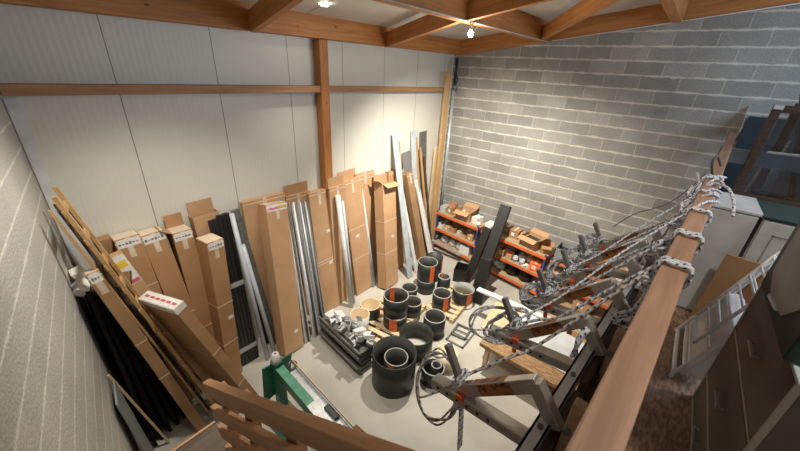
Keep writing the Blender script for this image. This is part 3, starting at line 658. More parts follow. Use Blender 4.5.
# ------------------------------------------------------------------ green machine
t=thing('sheet_cutter','green machine with upright plate, white cap and long arm','machine')
MB().prism([(1.10,.46),(1.44,.52),(1.50,.92),(1.14,.96)],2.70,2.72).build('side_plate',M['green'],t,None,.003)
MB().box((1.23,2.60,.15),(1.33,2.70,1.02)).build('column',M['green'],t,None,.006)
MB().box((1.12,2.40,.0),(1.46,2.86,.04)).build('base',M['green'],t,None,.004)
MB().box((1.16,2.46,.04),(1.40,2.66,.16)).build('footing',M['darkwood'],t)
MB().lathe([(.0,.09),(.012,.09),(.03,.088),(.034,.03),(.05,0),(.0,0)],24,(1.28,2.65,1.02)).build('cap',M['whitem'],t,Matrix.Translation((-.2*1.28,-.2*2.65,-.2*1.02))@Matrix.Scale(1.2,4))
MB().lathe([(.0,.0935),(.011,.0935),(.011,.09)],16,(1.28,2.65,1.02)).build('cap_hole',M['cabgrey'],t,Matrix.Translation((-.2*1.28,-.2*2.65,-.2*1.02))@Matrix.Scale(1.2,4))
am=FX((1.28,2.62,.96),(1.20,1.15,.92))
ar=MB().box((0,-.045,-.14),(1.45,.045,0)).build('arm',M['green'],t,am,.008)
MB().box((.0,-.046,.0),(.62,.046,.006)).build('worn_top',M['greenlite'],ar)
MB().box((.62,-.046,.0),(1.45,.046,.005)).build('pale_top',M['galv'],ar)
tr=MB().box((.12,.05,-.075),(1.7,.15,-.065)).box((.12,.14,-.075),(1.7,.148,-.02)).build('tray',M['galv'],t,am)
MB().box((.0,.150,-.06),(1.75,.158,.0)).build('blade_edge',M['pale'],tr,None)
MB().box((.72,.085,-.062),(.90,.135,-.03)).build('slide_block',M['black'],tr,None,.004)
mt=Matrix.Translation((1.43,2.60,.86))@Matrix.Rotation(math.radians(70),4,'X')
MB().lathe([(.035,-.012),(.06,-.012),(.06,.012),(.035,.012)],24,close=True).build('hand_wheel',M['darksteel'],t,mt)
MB().box((1.16,1.3,0),(1.20,1.36,.80)).box((1.26,1.3,0),(1.30,1.36,.80)).build('front_leg',M['green'],t)
t=thing('red_toolbox','small red and black object on the floor below the stair rail','toolbox',RZ((.93,2.02,0),.4))
MB().box((-.09,-.12,0),(.09,.12,.11)).build('body',M['red'],t,None,.01); MB().box((-.09,-.12,.111),(.09,.12,.17)).build('lid',M['black'],t,None,.01); MB().tube([(0,-.06,.17),(0,-.06,.2),(0,.06,.2),(0,.06,.17)],.008,8).build('handle',M['black'],t)
t=thing('plastic_bag','crumpled white bag on the floor beside the red toolbox','bag',RZ((1.10,1.82,0)))
pr=[(0,0),(.09,0),(.12,.05),(.11,.12),(.06,.17),(.03,.19),(.05,.23)]; b=MB().lathe(pr,20)
b.v=[(x*(1+.15*math.sin(7*z*20+x*40)),y*(1+.15*math.cos(y*60+z*30)),z) for x,y,z in b.v]; b.build('sack',M['ply'],t)

# ------------------------------------------------------------------ shelving
def shelving(a,b,levels,label,depth=.46,blue=(0,1)):
    mt=FX(a,b); L=(V(b)-V(a)).length; t=thing('shelving_unit',label,'shelving',mt)   # local x along the front, +y into the wall
    H=levels[-1]+.03
    s=1
    for k,x in enumerate((0.0,L-.04)):
        for y in (0,depth-.04):
            MB().box((x,s*y,0),(x+.04,s*(y+.04),H if y==0 else H)).build('upright',M['blue'],t,None,.003)
    for z in levels:
        for y in (-.012,depth-.03):
            MB().box((.0,y,z-.05),(L,y+.012 if y<0 else y+.04,z)).build('beam',M['shelfor'],t,None,.002)
        for x in (.0,L-.03):
            MB().box((x+.002,.0,z-.05),(x+.028,depth,z-.002)).build('side_beam',M['shelfor'],t)
        MB().box((.005,.002,z-.001),(L-.005,depth-.02,z+.012)).build('shelf',M['chip'],t,None)
    return t,mt
LV=(.16,.54,.95)
# fronts run from the corner towards the camera; local +y must point to the right wall
sh1,m1=shelving((6.22,3.88,0),(6.10,2.72,0),LV,'orange and blue shelving unit in the corner')
sh2,m2=shelving((6.08,2.64,0),(5.90,1.22,0),LV,'orange and blue shelving unit behind the tall black posts')
sh3,m3=shelving((5.88,1.14,0),(5.74,-.28,0),LV,'orange and blue shelving unit behind the ropes')

def openbox(mt,w,d,h,label,mat='card2',flap=True,fill=None,name='cardboard_box',cat='cardboard box'):
    t=thing(name,label,cat,mt); th=.005; W,D=w/2,d/2
    MB().box((-W,-D,0),(W,-D+th,h)).box((-W,D-th,0),(W,D,h)).box((-W,-D,0),(-W+th,D,h)).box((W-th,-D,0),(W,D,h)).box((-W,-D,0),(W,D,th)).build('walls',M[mat],t)
    if flap:
        MB().box((-W,0,0),(W,.004,d*.42)).build('flap',M[mat],t,Matrix.Translation((0,-D,h))@Matrix.Rotation(math.radians(110),4,'X'))
        MB().box((-W,0,0),(W,.004,d*.42)).build('flap',M[mat],t,Matrix.Translation((0,D,h))@Matrix.Rotation(math.radians(-70),4,'X'))
        MB().box((0,-D,0),(.004,D,w*.35)).build('flap',M[mat],t,Matrix.Translation((W,0,h))@Matrix.Rotation(math.radians(50),4,'Y'))
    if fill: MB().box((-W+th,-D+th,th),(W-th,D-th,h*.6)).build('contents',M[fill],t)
    return t
def closed(mt,w,d,h,label,mat='card',name='cardboard_box',cat='cardboard box',lab=True):
    t=thing(name,label,cat,mt); W,D=w/2,d/2
    MB().box((-W,-D,0),(W,D,h)).build('body',M[mat],t,None,.004)
    if lab:
        MB().box((-W*.5,-D-.002,h*.3),(W*.2,-D-.0005,h*.7)).build('label',M['labelw'],t)
        MB().box((-.02,-D-.001,h+.0002),(.02,D,h+.0015)).build('tape',M['tape'],t)
    return t
def bottle(mt,label,mat='whitem',h=.18,r=.035):
    t=thing('bottle',label,'bottle',mt); MB().lathe([(0,0),(r,0),(r,h*.65),(r*.4,h*.85),(r*.4,h*.9)],18).build('body',M[mat],t)
    MB().lathe([(r*.45,h*.9),(r*.45,h),(0,h)],14).build('cap',M['red'],t); return t
def roll(mt,label,mat='greyplastic',r=.06,h=.1):
    t=thing('plastic_fitting',label,'fitting',mt); MB().lathe([(r*.6,0),(r,0),(r,h),(r*.6,h)],22,close=True).build('ring_body',M[mat],t)
    MB().lathe([(r*1.0,h*.4),(r*1.12,h*.4),(r*1.12,h*.6),(r*1.0,h*.6)],22,close=True).build('collar',M[mat],t); return t
def on(mt,u,v,lv,a=0): return mt@Matrix.Translation((u,v,LV[lv]+.0125))@Matrix.Rotation(a,4,'Z')
# unit 1, top
closed(on(m1,.10,.20,2,.1),.15,.26,.13,'milky plastic box at the corner end of the top shelf','clear','plastic_box','box',False)
closed(on(m1,.30,.22,2,-.1),.17,.22,.17,'small brown box near the corner on the top shelf','card3')
t=openbox(on(m1,.30,.22,2,.2)@Matrix.Translation((0,0,.172)),.17,.15,.08,'small open box sitting on another near the corner','card',False,'redink')
openbox(on(m1,.67,.22,2,.12),.34,.34,.22,'large open light brown box on the top shelf near the corner','card2',True)
closed(on(m1,.98,.22,2,-.15),.15,.22,.15,'pale small box at the near end of the corner shelf','labelw','paper_box','box',False)
roll(on(m1,1.09,.10,2),'white ring fitting at the near end of the corner shelf','whitem',.045,.08)
# unit 1, middle
for i,(u,v,w,d,h,mt_,l) in enumerate(((.12,.15,.12,.2,.12,'labelw','white box on the middle corner shelf, far end'),(.30,.14,.15,.16,.10,'card2','light brown box on the middle corner shelf, left part'),(.46,.16,.12,.16,.13,'card','small brown box on the middle corner shelf, near its centre'),(.62,.2,.1,.2,.10,'clear','milky box at the centre of the middle corner shelf'),(.78,.14,.16,.16,.09,'card2','flat light brown box on the middle corner shelf, right part'),(.95,.15,.14,.2,.13,'card','brown box at the near end of the middle corner shelf'))):
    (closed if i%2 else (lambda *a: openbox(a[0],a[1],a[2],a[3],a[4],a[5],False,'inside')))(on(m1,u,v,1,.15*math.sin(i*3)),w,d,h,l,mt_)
# unit 1, low
closed(on(m1,.86,.16,0,.1),.24,.26,.20,'white box on the lowest corner shelf','whitem','white_box','box',False)
for i,(u,l) in enumerate(((.2,'far'),(.45,'middle'),(.65,'near'))):
    t=thing('grey_sack','grey sack on the lowest corner shelf, %s end'%l if l!='middle' else 'grey sack in the middle of the lowest corner shelf','sack',on(m1,u,.2,0))
    b=MB().lathe([(0,0),(.10,.0),(.12,.06),(.10,.15),(.05,.2),(0,.21)],18); b.v=[(x*(1+.12*math.sin(z*50+y*30)),y*(1+.1*math.cos(x*50)),z) for x,y,z in b.v]; b.build('body',M['clear'],t)
plank('metal_profile',(5.95,3.75,.35),(6.02,3.0,.22),.08,.03,'steel','short dull profile lying across the corner shelf front','metal profile',up=(0,0,1))
# unit 2, top
closed(on(m2,.10,.18,2,.1),.16,.24,.15,'pale box on the top shelf just left of the black posts','labelw','paper_box','box',False)
openbox(on(m2,.27,.24,2,-.1),.15,.22,.14,'small open brown box just left of the black posts','card',True)
closed(on(m2,.62,.30,2,.05),.20,.22,.17,'brown box behind the tall black post on the top shelf','card3')
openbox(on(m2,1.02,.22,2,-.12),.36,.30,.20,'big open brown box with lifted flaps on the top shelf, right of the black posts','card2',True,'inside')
openbox(on(m2,1.30,.20,2,.5),.17,.2,.15,'small open brown box beside the big open one','card',True,'orange')
# unit 2, middle
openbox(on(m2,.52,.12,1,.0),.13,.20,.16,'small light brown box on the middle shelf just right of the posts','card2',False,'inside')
openbox(on(m2,.68,.12,1,.2),.12,.18,.12,'orange-brown tray box on the middle shelf','card2',False,'orange')
for i,(u,v) in enumerate(((.82,.1),(.90,.2),(.97,.09),(.84,.28))):
    roll(on(m2,u,v,1),'white pipe fitting on the middle shelf, %s'%('front left','behind the front pair','front right','at the back left')[i],'whitem' if i%2 else 'greyplastic',.05,.11)
roll(on(m2,.74,.32,1),'dark round fitting at the back of the middle shelf','black',.07,.14)
closed(on(m2,1.24,.14,1,.15),.20,.24,.17,'orange box on the middle shelf beside the blue upright','orange')
closed(on(m2,1.05,.30,1,.0),.16,.18,.16,'brown box at the back of the middle shelf','card3')
# unit 2, low
for i,(u,l) in enumerate(((.45,'left'),(.75,'middle'),(1.05,'right'))):
    roll(on(m2,u,.24,0),'large dark ring on the lowest shelf behind the posts, %s'%l,'black' if i else 'greyplastic',.13,.22)
bottle(on(m2,1.30,.1,0),'white bottle at the near end of the lowest middle unit shelf')
# unit 3
t=openbox(on(m3,.12,.22,2,.1),.22,.34,.24,'grey plastic bin on the top shelf beside the ropes','greybin',False,'black','plastic_bin','bin')
openbox(on(m3,.40,.22,2,-.05),.26,.34,.30,'taller grey plastic bin behind the rope coils','greybin',False,'black','plastic_bin','bin')
openbox(on(m3,.74,.2,2,.1),.26,.3,.18,'open brown box behind the ropes on the top shelf','card',True)
closed(on(m3,1.10,.22,2,.0),.28,.3,.20,'light brown box at the near end of the top shelf','card2')
closed(on(m3,.14,.14,1,.1),.18,.24,.16,'light brown box on the middle shelf behind the first rope coil','card2')
openbox(on(m3,.36,.14,1,.0),.18,.24,.12,'brown tray on the middle shelf behind the ropes','card',False,'labelw')
bottle(on(m3,.56,.12,1),'white bottle with red cap on the middle shelf behind the ropes','whitem',.2,.04)
closed(on(m3,.74,.16,1,.1),.18,.24,.18,'blue and white box on the middle shelf behind the ropes','blue')
closed(on(m3,1.0,.16,1,.0),.22,.26,.18,'brown box on the middle shelf behind the far brackets','card')
closed(on(m3,.25,.2,0,.0),.26,.3,.2,'brown box on the lowest shelf behind the ropes','card3')
closed(on(m3,.70,.2,0,.0),.3,.3,.22,'light box on the lowest shelf behind the ropes','card2')

# more clutter
for mt_,w_,d_,h_,l_,m_,op in (
 (on(m1,.12,.36,1,.1),.18,.14,.2,'brown box at the back of the middle corner shelf, far end','card3',0),
 (on(m1,.40,.36,1,-.1),.22,.14,.19,'light box at the back of the middle corner shelf, centre','card2',1),
 (on(m1,.80,.36,1,.05),.24,.14,.2,'brown box at the back of the middle corner shelf, near end','card',0),
 (on(m1,.50,.37,2,.1),.12,.12,.12,'pale box squeezed behind the large open box on the top shelf','labelw',0),
 (on(m2,.43,.34,2,.1),.14,.16,.16,'brown box at the back of the top shelf behind the black posts','card3',0),
 (on(m2,.80,.34,2,-.1),.16,.14,.13,'small light box behind the big open box on the top shelf','card2',0),
 (on(m2,.42,.33,1,.1),.16,.16,.2,'light box at the back of the middle shelf behind the black posts','card2',0),
 (on(m2,1.22,.34,1,.1),.20,.14,.22,'brown box behind the orange box on the middle shelf','card3',0),
 (on(m2,.20,.16,1,.0),.18,.22,.16,'brown box on the middle shelf left of the black posts','card',1),
 (on(m2,.20,.2,0,.0),.22,.26,.22,'brown box on the lowest shelf left of the black posts','card3',0),
 (on(m3,.30,.36,1,.0),.22,.14,.2,'light box at the back of the middle shelf behind the ropes','card2',0),
 (on(m3,.95,.38,2,.0),.2,.14,.2,'brown box at the back of the top shelf behind the far brackets','card3',0)):
    (openbox if op else closed)(mt_,w_,d_,h_,l_,m_)
t=thing('paper_pile','loose pile of pale papers and foil on the middle shelf beside the blue upright','paper',on(m2,1.03,.10,1,.3))
for k in range(5): MB().box((-.06,-.05,.006*k),(.06,.05,.006*k+.004)).build('paper_layer',M['labelw'],t,Matrix.Rotation(.3*k,4,'Z'))

# tall black posts
t=thing('black_post','tall black dusty post leaning on the shelving','post',FZ((5.34,2.20,0),(6.04,2.20,1.66),(0,1,0)))
L=(V((5.34,2.20,0))-V((6.04,2.20,1.66))).length
MB().box((-.10,-.05,.0),(.10,.05,L)).build('channel',M['blackdust'],t,None,.004)
MB().box((-.06,-.075,.0),(-.02,-.05,L-.05)).box((.03,-.075,.0),(.06,-.05,L-.05)).build('rib',M['blackdust'],t,None,.002)
t=thing('black_post','shorter smooth black post in front of the tall dusty one','post',FZ((5.00,2.02,.0),(5.30,2.10,.80),(0,1,0)))
MB().box((-.11,-.10,0),(.11,.04,.87)).build('body',M['black'],t,None,.006)
MB().box((-.11,-.101,.872),(.11,.04,.885)).build('end_cap',M['blackdust'],t,None,.004)
t=thing('black_post','black post standing left behind the tall dusty one','post',FZ((5.52,2.52,0),(6.0,2.46,1.12),(0,1,0)))
MB().box((-.08,-.05,0),(.08,.05,1.2)).build('body',M['black'],t,None,.006); MB().box((-.05,-.06,.02),(.05,-.05,1.15)).build('groove_strip',M['blackdust'],t)

# ------------------------------------------------------------------ low table with sheets
t=thing('work_table','low trestle table with chipboard top under the brackets','table',RZ((0,0,0)))
MB().box((3.60,-.30,.44),(4.80,1.30,.50)).build('tabletop',M['osb'],t,None,.003)
for x in (3.7,4.7):
    for y in (-.2,1.2): MB().box((x-.03,y-.03,0),(x+.03,y+.03,.44)).build('leg',M['pale'],t)
tag(MB().box((3.86,-.30,.502),(4.62,1.16,.522)).build('white_sheet',M['whitem'],None,Matrix.Identity(4),.002),'white glossy sheet lying on the low table','sheet')
tag(MB().box((-.42,-.55,0),(.42,.55,.018)).build('plywood_sheet',M['pale'],None,RZ((4.34,.93,.524),.12),.002),'pale plywood sheet sticking out beyond the table end','sheet')
tag(MB().box((-.28,-.60,0),(.28,.60,.016)).build('white_sheet',M['cabwhite'],None,RZ((4.32,.50,.544),-.1),.002),'smaller pale sheet on top of the plywood','sheet')
tag(MB().box((-.055,-.75,0),(.055,.75,.03)).build('white_plank',M['whitem'],None,RZ((4.68,1.15,.562),.05),.002),'white plank pointing over the end of the low table','plank')
closed(RZ((4.3,-.05,.562),.1),.5,.35,.25,'light cardboard box on the low table under the brackets','card2')
closed(RZ((5.1,.55,0),.2),.35,.45,.35,'cardboard box on the floor between the low table and the shelving','card2')
carton((3.40,.30,0),(3.30,-.15,.9),.6,.06,'cardboard sheet leaning under the balcony edge','card2')

# ------------------------------------------------------------------ brackets on the mezzanine edge
BX=(.85,1.28,1.65,1.98,2.28,2.58)
ordn=['nearest the camera','second from the camera','third from the camera','fourth from the camera','fifth from the camera','farthest from the camera']
def bracket(x,i):
    t=thing('metal_bracket','folding metal arm with brown sticker, '+ordn[i],'bracket',RZ((x,-.0873*x+.075,0),A5),'folding arms on the mezzanine edge')
    # local y outward. profile points (y,z)
    def arm(y0,z0,y1,z1,w,h,name,mat,x=0.,par=t):
        return MB().box((0,-w/2,-h/2),(math.hypot(y1-y0,z1-z0),w/2,h/2)).build(name,M[mat],par,FX((x,y0,z0),(x,y1,z1)),.003)
    u=arm(.10,3.14,.35,2.885,.035,.05,'upper_arm','alubox')
    MB().box((.10,.018,-.021),(.25,.0195,.021)).build('sticker',M['warn'],u); MB().box((.12,-.014,.0255),(.27,.014,.0265)).build('top_sticker',M['warn'],u)
    arm(.345,2.895,.44,3.05,.026,.024,'tip_stub','stub')
    l=arm(.05,2.905,.47,2.84,.05,.045,'lower_arm','alubox',-.01)
    for q in range(6): MB().box((.16+q*.045,.0252,-.006),(.17+q*.045,.0265,.006)).build('hole',M['black'],l)
    MB().box((.27,-.03,.010),(.30,.03,.03)).build('red_clip',M['orange'],l)
    arm(.02,3.02,.115,3.14,.038,.045,'knuckle','alubox')
    MB().box((-.02,-.045,2.62),(.02,.0,3.16)).build('mounting_plate',M['chip'],t,None,.003)
    MB().tube([(-.035,-.01,2.90),(.035,-.01,2.90)],.014,10).build('bolt',M['darksteel'],t); MB().tube([(-.035,-.01,3.06),(.035,-.01,3.06)],.012,10).build('bolt',M['darksteel'],t)
    return t
for i,x in enumerate(BX): bracket(x,i)
# carrying profile and brushes
t=thing('aluminium_rail','long bright aluminium profile carrying the folding arms','rail',RZ((0,0,0),A5))
MB().box((.62,.135,2.955),(3.0,.142,3.03)).box((.62,.100,3.024),(3.0,.142,3.03)).box((.62,.100,2.955),(3.0,.106,3.03)).build('profile',M['alu2'],t)
MB().box((.60,.097,2.95),(.62,.145,3.035)).build('end_cap',M['red'],t)
for i in range(8): MB().tube([(.8+i*.28,.12,3.03),(.8+i*.28,.12,3.038)],.009,8).build('screw',M['darksteel'],t)
for i in range(4):
    u0=.50+i*.60
    t=thing('brush','long dark bristle brush %s'%('nearest the stairs end of the handrail','second along the handrail','third along the handrail','farthest along the handrail')[i],'brush',RZ((0,0,0),A5),'dark brushes behind the aluminium profile')
    MB().box((u0,.072,2.94),(u0+.55,.096,3.005)).build('brush_back',M['darkwood'],t,None,.003)
    mm=MB(); random.seed(i)
    for k in range(480):
        u=u0+.01+.53*random.random(); n=.03+.05*random.random(); L=.24+.08*random.random()
        a=V((u,.055+.03*random.random(),2.95)); b=V((u+.05*(random.random()-.5)+.02,n-.0,2.95-L)); c=(a+b)/2+V((.01*(random.random()-.5),.008,0))
        mm.tube([a,c,b],.0022,4,caps=False)
    o=mm.build('bristles',M['bristle'],t); o['kind']='stuff'

# ------------------------------------------------------------------ ropes
def rope(P,label,mat='rope',r=.006,n=8,name='rope',group=None,cat='rope'):
    return tag(MB().tube(catmull(P,n),r,8).build(name,M[mat]),label,cat,group)
def loops(c,ax,bx,ra,rb_,turns,jit,seed,start=0.):
    rnd=random.Random(seed); P=[]; ax=V(ax).normalized(); bx=V(bx).normalized(); nn=ax.cross(bx)
    steps=int(turns*10)
    for k in range(steps+1):
        a=start+2*PI*k/10; f=1+jit*(rnd.random()-.5); g=1+jit*(rnd.random()-.5)
        P.append(V(c)+ax*(ra*f*math.cos(a))+bx*(rb_*g*math.sin(a))+nn*((rnd.random()-.5)*jit*.12+ (k/steps-.5)*.03))
    return P
HR=lambda u:mz(u,-.06,3.365)
def wrap(u,turns,label,r=.0068,seed=0,tail=None):
    P=[]; rnd=random.Random(seed)
    for k in range(turns*8+1):
        a=2*PI*k/8; uu=u+k*.0022+.004*rnd.random()
        ca,sa=math.cos(a),math.sin(a); s=max(abs(ca)/.05,abs(sa)/.038); 
        P.append(mz(uu,-.013+ca/s*1.04,3.372+sa/s*1.05))
    if tail: P+=tail
    return rope(P,label,'rope',r,6)
# attachments at the bracket tips
def tip(i): x=BX[i]; return mz(x/ math.cos(A5),.075+.36,2.93)
for i,x in enumerate(BX):
    c=tip(i)
    # binding round the stub foot
    P=loops(c,(1,0,.0),(0,.5,-.85),.034,.034,3.5,.12,10+i)
    rope(P,'flecked rope wound round the tip of the arm '+ordn[i],'rope',.006,5)
    ca=c+V((-.03,.05,-.02)) 
    rr=((.085,.14),(.12,.085),(.08,.07),(.07,.08),(.07,.07),(.07,.07))[i]; cc=((-.02,.08,-.10),(-.03,.07,-.02),(-.0,.05,-.05),(0,.05,-.05),(0,.04,-.05),(0,.04,-.05))[i]
    P=loops(c+V(cc),(.64,-.77,0.05),(.30,.31,.90),rr[0],rr[1],4.4,.22,30+i,start=.9)
    P=[c]+P+[c+V((0,0,-.02))]
    rope(P,'loose rope coil hanging from the arm '+ordn[i],'rope2' if i==0 else 'rope',.004,6)
for i in range(1,6):
    c=tip(i)
    rope([c]+loops(c+V((.03-.01*i,.03,-.03)),(.5,-.6,.4),(.5,.4,.7),(.10,.085,.08,.07,.07)[i-1],.06,3.2,.5,130+i,start=2.)+[c],'second tangled rope coil on the arm '+ordn[i],'rope',.0045,6)
targets=[1.43,1.46,1.80,1.83,2.22,2.25]
for i,x in enumerate(BX):
    a=tip(i); b=mz(targets[i],0.045,3.365)
    mid=(a+b)/2+V((-.02,.03,-.11+.012*i)); 
    rope([a,a+(b-a)*.25+V((0,0,-.04)),mid,a+(b-a)*.8+V((0,.0,-.02)),b,mz(targets[i]+.01,.04,3.39)],'flecked rope running from the arm %s to the handrail'%ordn[i],'rope2' if i==0 else 'rope',.0065)
    if i in (1,3):
        b2=mz((1.80,2.2,2.2,2.65,2.66)[i],.042,3.37)
        rope([a+V((0,0,.02)),a+(b2-a)*.3+V((.0,.02,-.05)),a+(b2-a)*.7+V((0,.04,-.05)),b2],'slack second rope from the arm %s towards the far handrail'%ordn[i],'rope',.0055)
# hanging strand from the first arm
a=tip(0)
for k in range(3):
    rope([a+V((.005*k,0,0)),a+V((-.0+.008*k,-.01,-.08)),a+V((.01*k-.01,-.03,-.18)),a+V((.012*k-.01,-.05,-.38))],'rope strand hanging straight down from the nearest arm, %s of three'%('left','middle','right')[k],'rope',.0055)
rope(loops(a+V((0,-.015,-.13)),(1,0,0),(0,1,0),.018,.018,3.5,.1,77),'knot around the hanging rope strands','rope',.006,5)
for i in range(1,5):
    a=tip(i); t=rope([a+V((.02,.0,-.02)),a+V((.035,-.01,-.09)),a+V((.03,-.02,-.13))],'short cord with orange end under the arm '+ordn[i],'rope',.005)
    MB().tube([a+V((.03,-.02,-.13)),a+V((.03,-.025,-.175))],.011,8).build('orange_end',M['orange'],t)
wrap(1.42,3,'flecked rope wound round the handrail, nearest turns',seed=1)
wrap(1.78,3,'flecked rope wound round the handrail, second turns',seed=2)
wrap(2.20,2,'flecked rope wound round the handrail, third turns',seed=3)
wrap(2.65,2,'flecked rope wound round the handrail, fourth turns',seed=4)
wrap(3.15,2,'flecked rope wound round the handrail, farthest turns',seed=5)
for k,(u,l) in enumerate(((1.42,'nearest'),(1.80,'second'),(2.2,'third'))):
    rope(loops(mz(u-.01,.03,3.33),(1,0,0),(0,.6,-.8),.035,.045,4,.5,50+k),'rope knot on the outer side of the handrail, '+l,'rope',.008,5)
    rope(loops(mz(u-.03,.035,3.20),(1,0,.2),(0,.5,-.9),.03,.10,2.5,.4,60+k),'rope bight hanging below the handrail knot, '+l,'rope',.007,5)
for k in range(7):
    rnd=random.Random(200+k); u=2.35+k*.13
    P=[mz(u+(rnd.random()-.5)*.24,.03+.06*rnd.random(),3.30+.11*rnd.random()) for _ in range(4)]+[mz(u+.2*rnd.random(),-.02,3.415),mz(u+.2,-.06-.02*rnd.random(),3.39)]
    rope(P,'rope tangled on the far handrail, %s loop'%('first','second','third','fourth','fifth','sixth','seventh')[k],'rope',.0075)
rope([mz(2.95,-.01,3.41),mz(2.8,-.09,3.43),mz(2.68,-.14,3.38),mz(2.6,-.16,3.32)],'rope end hanging over the inner side of the handrail','rope',.008)
rope([mz(2.62,.38,3.05),mz(2.75,.30,3.14),mz(2.9,.18,3.20),mz(3.1,.1,3.28),mz(3.3,.04,3.40)],'thin dark cord from the farthest arm to the handrail','cord',.0035)
rope([mz(3.25,.0,3.40),mz(3.2,.03,3.5),mz(3.3,.02,3.53),mz(3.36,-.02,3.46)],'dark cord loop standing up on the handrail','cord',.008)
rope([mz(1.20,.16,3.0),mz(1.24,.15,3.10),mz(1.30,.13,3.09),mz(1.27,.12,3.0),mz(1.22,.14,2.98),mz(1.21,.16,3.08),mz(1.28,.15,3.12)],'knotted rope lump on the second arm joint','rope',.008)

# ------------------------------------------------------------------ things on the mezzanine
t=thing('drawer_chest','taupe chest with three drawers, pale edging and bar handles','chest',RZ((0,0,0),0))
# local frame u along rail, v negative inward
F=-.50; u0,u1=1.33,2.10
MB().box((u0,F-.55,MZ),(u1,F-.012,3.19)).build('carcass',M['cabgrey'],t,None,.003)
MB().box((u0-.004,F-.56,3.19),(u1+.004,F+.004,3.205)).build('top',M['lightblue'],t,None,.003)
MB().box((u0-.002,F-.012,MZ),(u0+.012,F+.004,3.19)).build('edging',M['trim'],t); MB().box((u1-.012,F-.012,MZ),(u1+.002,F+.004,3.19)).build('edging',M['trim'],t)
for z0,z1 in ((2.405,2.575),(2.585,2.885),(2.895,3.185)):
    d=MB().box((u0+.014,F-.01,z0+.008),(u1-.014,F,z1-.004)).build('drawer',M['taupe'],t,None,.002)
    MB().box((u0+.012,F-.01,z0),(u1-.012,F+.003,z0+.008)).build('drawer_trim',M['trim'],d)
    zc=(z0+z1)/2; mm=MB().bar(((u0+u1)/2-.06,F+.022,zc),((u0+u1)/2+.06,F+.022,zc),.008,.010)
    mm.bar(((u0+u1)/2-.05,F,zc),((u0+u1)/2-.05,F+.022,zc),.01,.01).bar(((u0+u1)/2+.05,F,zc),((u0+u1)/2+.05,F+.022,zc),.01,.01); mm.build('handle',M['alu'],d)
t=thing('green_cupboard','dark green cupboard door panel standing on the taupe chest','cupboard',RZ((0,0,0),0))
MB().box((1.42,F-.40,3.207),(2.0,F+.03,3.95)).build('body',M['dkgreen'],t,None,.004)
MB().prism([(1.50,3.36),(1.60,3.27),(1.80,3.25),(1.93,3.31),(1.93,3.85),(1.50,3.85)],F+.03,F+.036).build('inset_panel',M['hexp'],t)
MB().bar((1.66,F+.038,3.262),(1.80,F+.038,3.25),.008,.012).build('inset_trim',M['whitem'],t)
# clothes airer
t=thing('clothes_airer','folded white metal clothes airer leaning beside the taupe chest','clothes airer')
def lift(x,s,off=0): return V((x,-.40-.24*s-off,2.425+.72*s))
def uframe(x0,x1,s0,s1,off,name,r=.009,n=5,mat='alu2'):
    c=[lift(x1,s1,off),lift(x1,s0+.05,off),lift(x1-.03,s0,off),lift(x0+.03,s0,off),lift(x0,s0+.05,off),lift(x0,s1,off)]
    o=MB().tube(catmull(c,4),r,8).build(name,M['alu2'],t)
    mm=MB()
    for k in range(n):
        s=s0+.12+(s1-s0-.14)*k/(n-1); MB().tube([lift(x0,s,off),lift(x1,s,off)],.006,6).build('wire',M['alu2'],o)
uframe(2.20,2.70,.0,1.0,.0,'outer_frame',.012)
uframe(2.24,2.74,.03,.97,.035,'rear_frame',.011,n=4)
uframe(2.30,2.62,.28,1.0,-.03,'wing_frame',.010,n=7)
# mattress
o=MB(); 
o.box((0,0,0),(.60,.10,.36)); mt=Matrix.Translation((2.20,-.53,2.43))@Matrix.Rotation(math.radians(18),4,'X')
o=o.build('folded_mattress',M['ply'],None,mt,.035); tag(o,'white padded mattress behind the clothes airer','mattress')
plank('brown_board',(2.90,-.60,2.405),(2.90,-.62,2.98),.30,.018,'card3','brown board standing between airer and white cabinets','board',up=(1,0,0))
def cab(x,y0,y1,h,d,label,panel,topm):
    t=thing('white_cabinet',label,'cabinet',RZ((x,0,MZ)))
    MB().box((0.018,y0,0),(d,y1,h)).build('carcass',M['cabwhite'],t,None,.003)
    MB().box((0,y0-.01,h),(d,y1+.01,h+.018)).build('top',M[topm],t,None,.003)
    dr=MB().box((0.0,y0+.004,.02),(.016,y1-.004,h-.008)).build('door',M['cabwhite'],t,None,.003)
    if panel: 
        b=.07
        MB().box((-.004,y0+b,.1),(0,y0+b+.008,h-.09)).box((-.004,y1-b-.008,.1),(0,y1-b,h-.09)).box((-.004,y0+b,h-.098),(0,y1-b,h-.09)).box((-.004,y0+b,.1),(0,y1-b,.108)).build('door_moulding',M['hexp'],dr)
cab(3.05,-.555,-.215,.83,.45,'plain white cabinet standing next to the handrail',False,'cabwhite')
cab(3.02,-1.15,-.57,.83,.45,'white panelled cabinet with dark green top',True,'dkgreen')
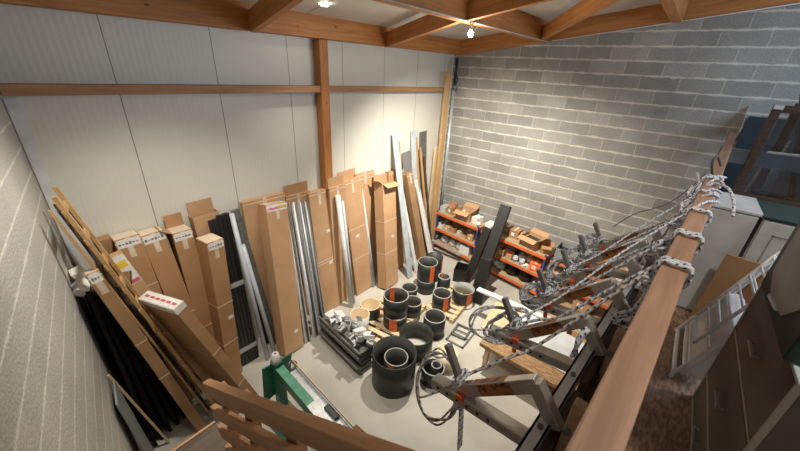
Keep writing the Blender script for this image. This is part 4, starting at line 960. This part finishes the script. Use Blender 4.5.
# window frames and metal beam against the right end
t=thing('window_frame','dark window frame standing in front of the teal sheet','window frame',RZ((5.0,0,MZ)))
def wf(t,y0,y1,z0,z1,x,w=.07):
    MB().box((x,y1-w,z0),(x+.05,y1,z1)).build('stile',M['darkwood'],t,None,.004); MB().box((x,y0,z0),(x+.05,y0+w,z1)).build('stile',M['darkwood'],t,None,.004)
    MB().box((x,y0+w,z0),(x+.05,y1-w,z0+w*1.5)).build('bottom_rail',M['darkwood'],t,None,.004); MB().box((x,y0+w,z1-w),(x+.05,y1-w,z1)).build('top_rail',M['darkwood'],t,None,.004)
    MB().box((x+.02,y0+w,z0+w*1.5),(x+.026,y1-w,z1-w)).build('pane',M['glass'],t)
wf(t,-1.45,-.60,.45,1.44,0)
for y in (-.63,): MB().box((-.002,-.672,1.40),(.0,-.602,1.44)).build('white_end',M['whitem'],t)
t=thing('window_frame','second dark window frame just behind the first','window frame',RZ((5.16,0,MZ)))
wf(t,-1.60,-.76,.45,1.46,0)
t=thing('storage_box','dark wooden chest under the window frames','chest',RZ((0,0,MZ)))
MB().box((4.9,-1.9,0),(5.5,-.60,.43)).build('body',M['darkwood'],t,None,.004); MB().box((4.89,-1.9,.36),(4.9,-.60,.43)).build('front_edge',M['darkwood'],t)
tag(MB().box((5.07,-2.0,3.23),(5.12,-.36,3.38)).build('metal_beam',M['bluegrey'],None,None,.004),'blue-grey metal beam lying across the window frames','beam')
plank('metal_tube',(4.90,-.70,3.41),(4.90,-1.9,3.44),.02,.02,'alu','shiny thin tube above the blue-grey beam','tube',up=(0,0,1))
plank('wooden_stick',(5.30,-.74,2.85),(5.34,-.80,3.5),.022,.02,'pale','pale stick seen behind the dark window frame, left','stick')
plank('wooden_stick',(5.30,-.82,2.85),(5.34,-.88,3.5),.022,.02,'pale','pale stick seen behind the dark window frame, right','stick')
plank('dark_board',(5.45,-1.15,2.85),(5.6,-.72,4.35),.16,.03,'teal','dark blue board leaning at the top right','board')
tag(MB().box((6.66,-2.4,2.41),(6.69,-.62,3.62)).build('teal_sheet',M['teal'],None,None,.003),'dark teal sheet standing against the block wall','sheet')
tag(MB().prism([(6.50,3.42),(6.74,3.30),(6.74,3.75)],-.585,-.578).build('metal_plate',M['galv']),'thin pointed metal plate at the wall end of the handrail','plate')

# ------------------------------------------------------------------ camera
cam=bpy.data.cameras.new('camera'); co=bpy.data.objects.new('camera',cam); C.objects.link(co)
R=Matrix(((0.64011033,0.30149687,-0.70665295),(-0.76674083,0.30894262,-0.56272813),(0.04865444,0.90202777,0.42892733)))
R=R
co.matrix_world=Matrix.Translation((0,0,4.0))@R.to_4x4()
cam.sensor_width=36; cam.lens=335*36/800; cam.clip_start=.02
sc=bpy.context.scene; sc.camera=co
sc.view_settings.view_transform='Standard'; sc.view_settings.look='None'; sc.view_settings.exposure=0; sc.view_settings.gamma=1
sc.view_settings.use_curve_mapping=False
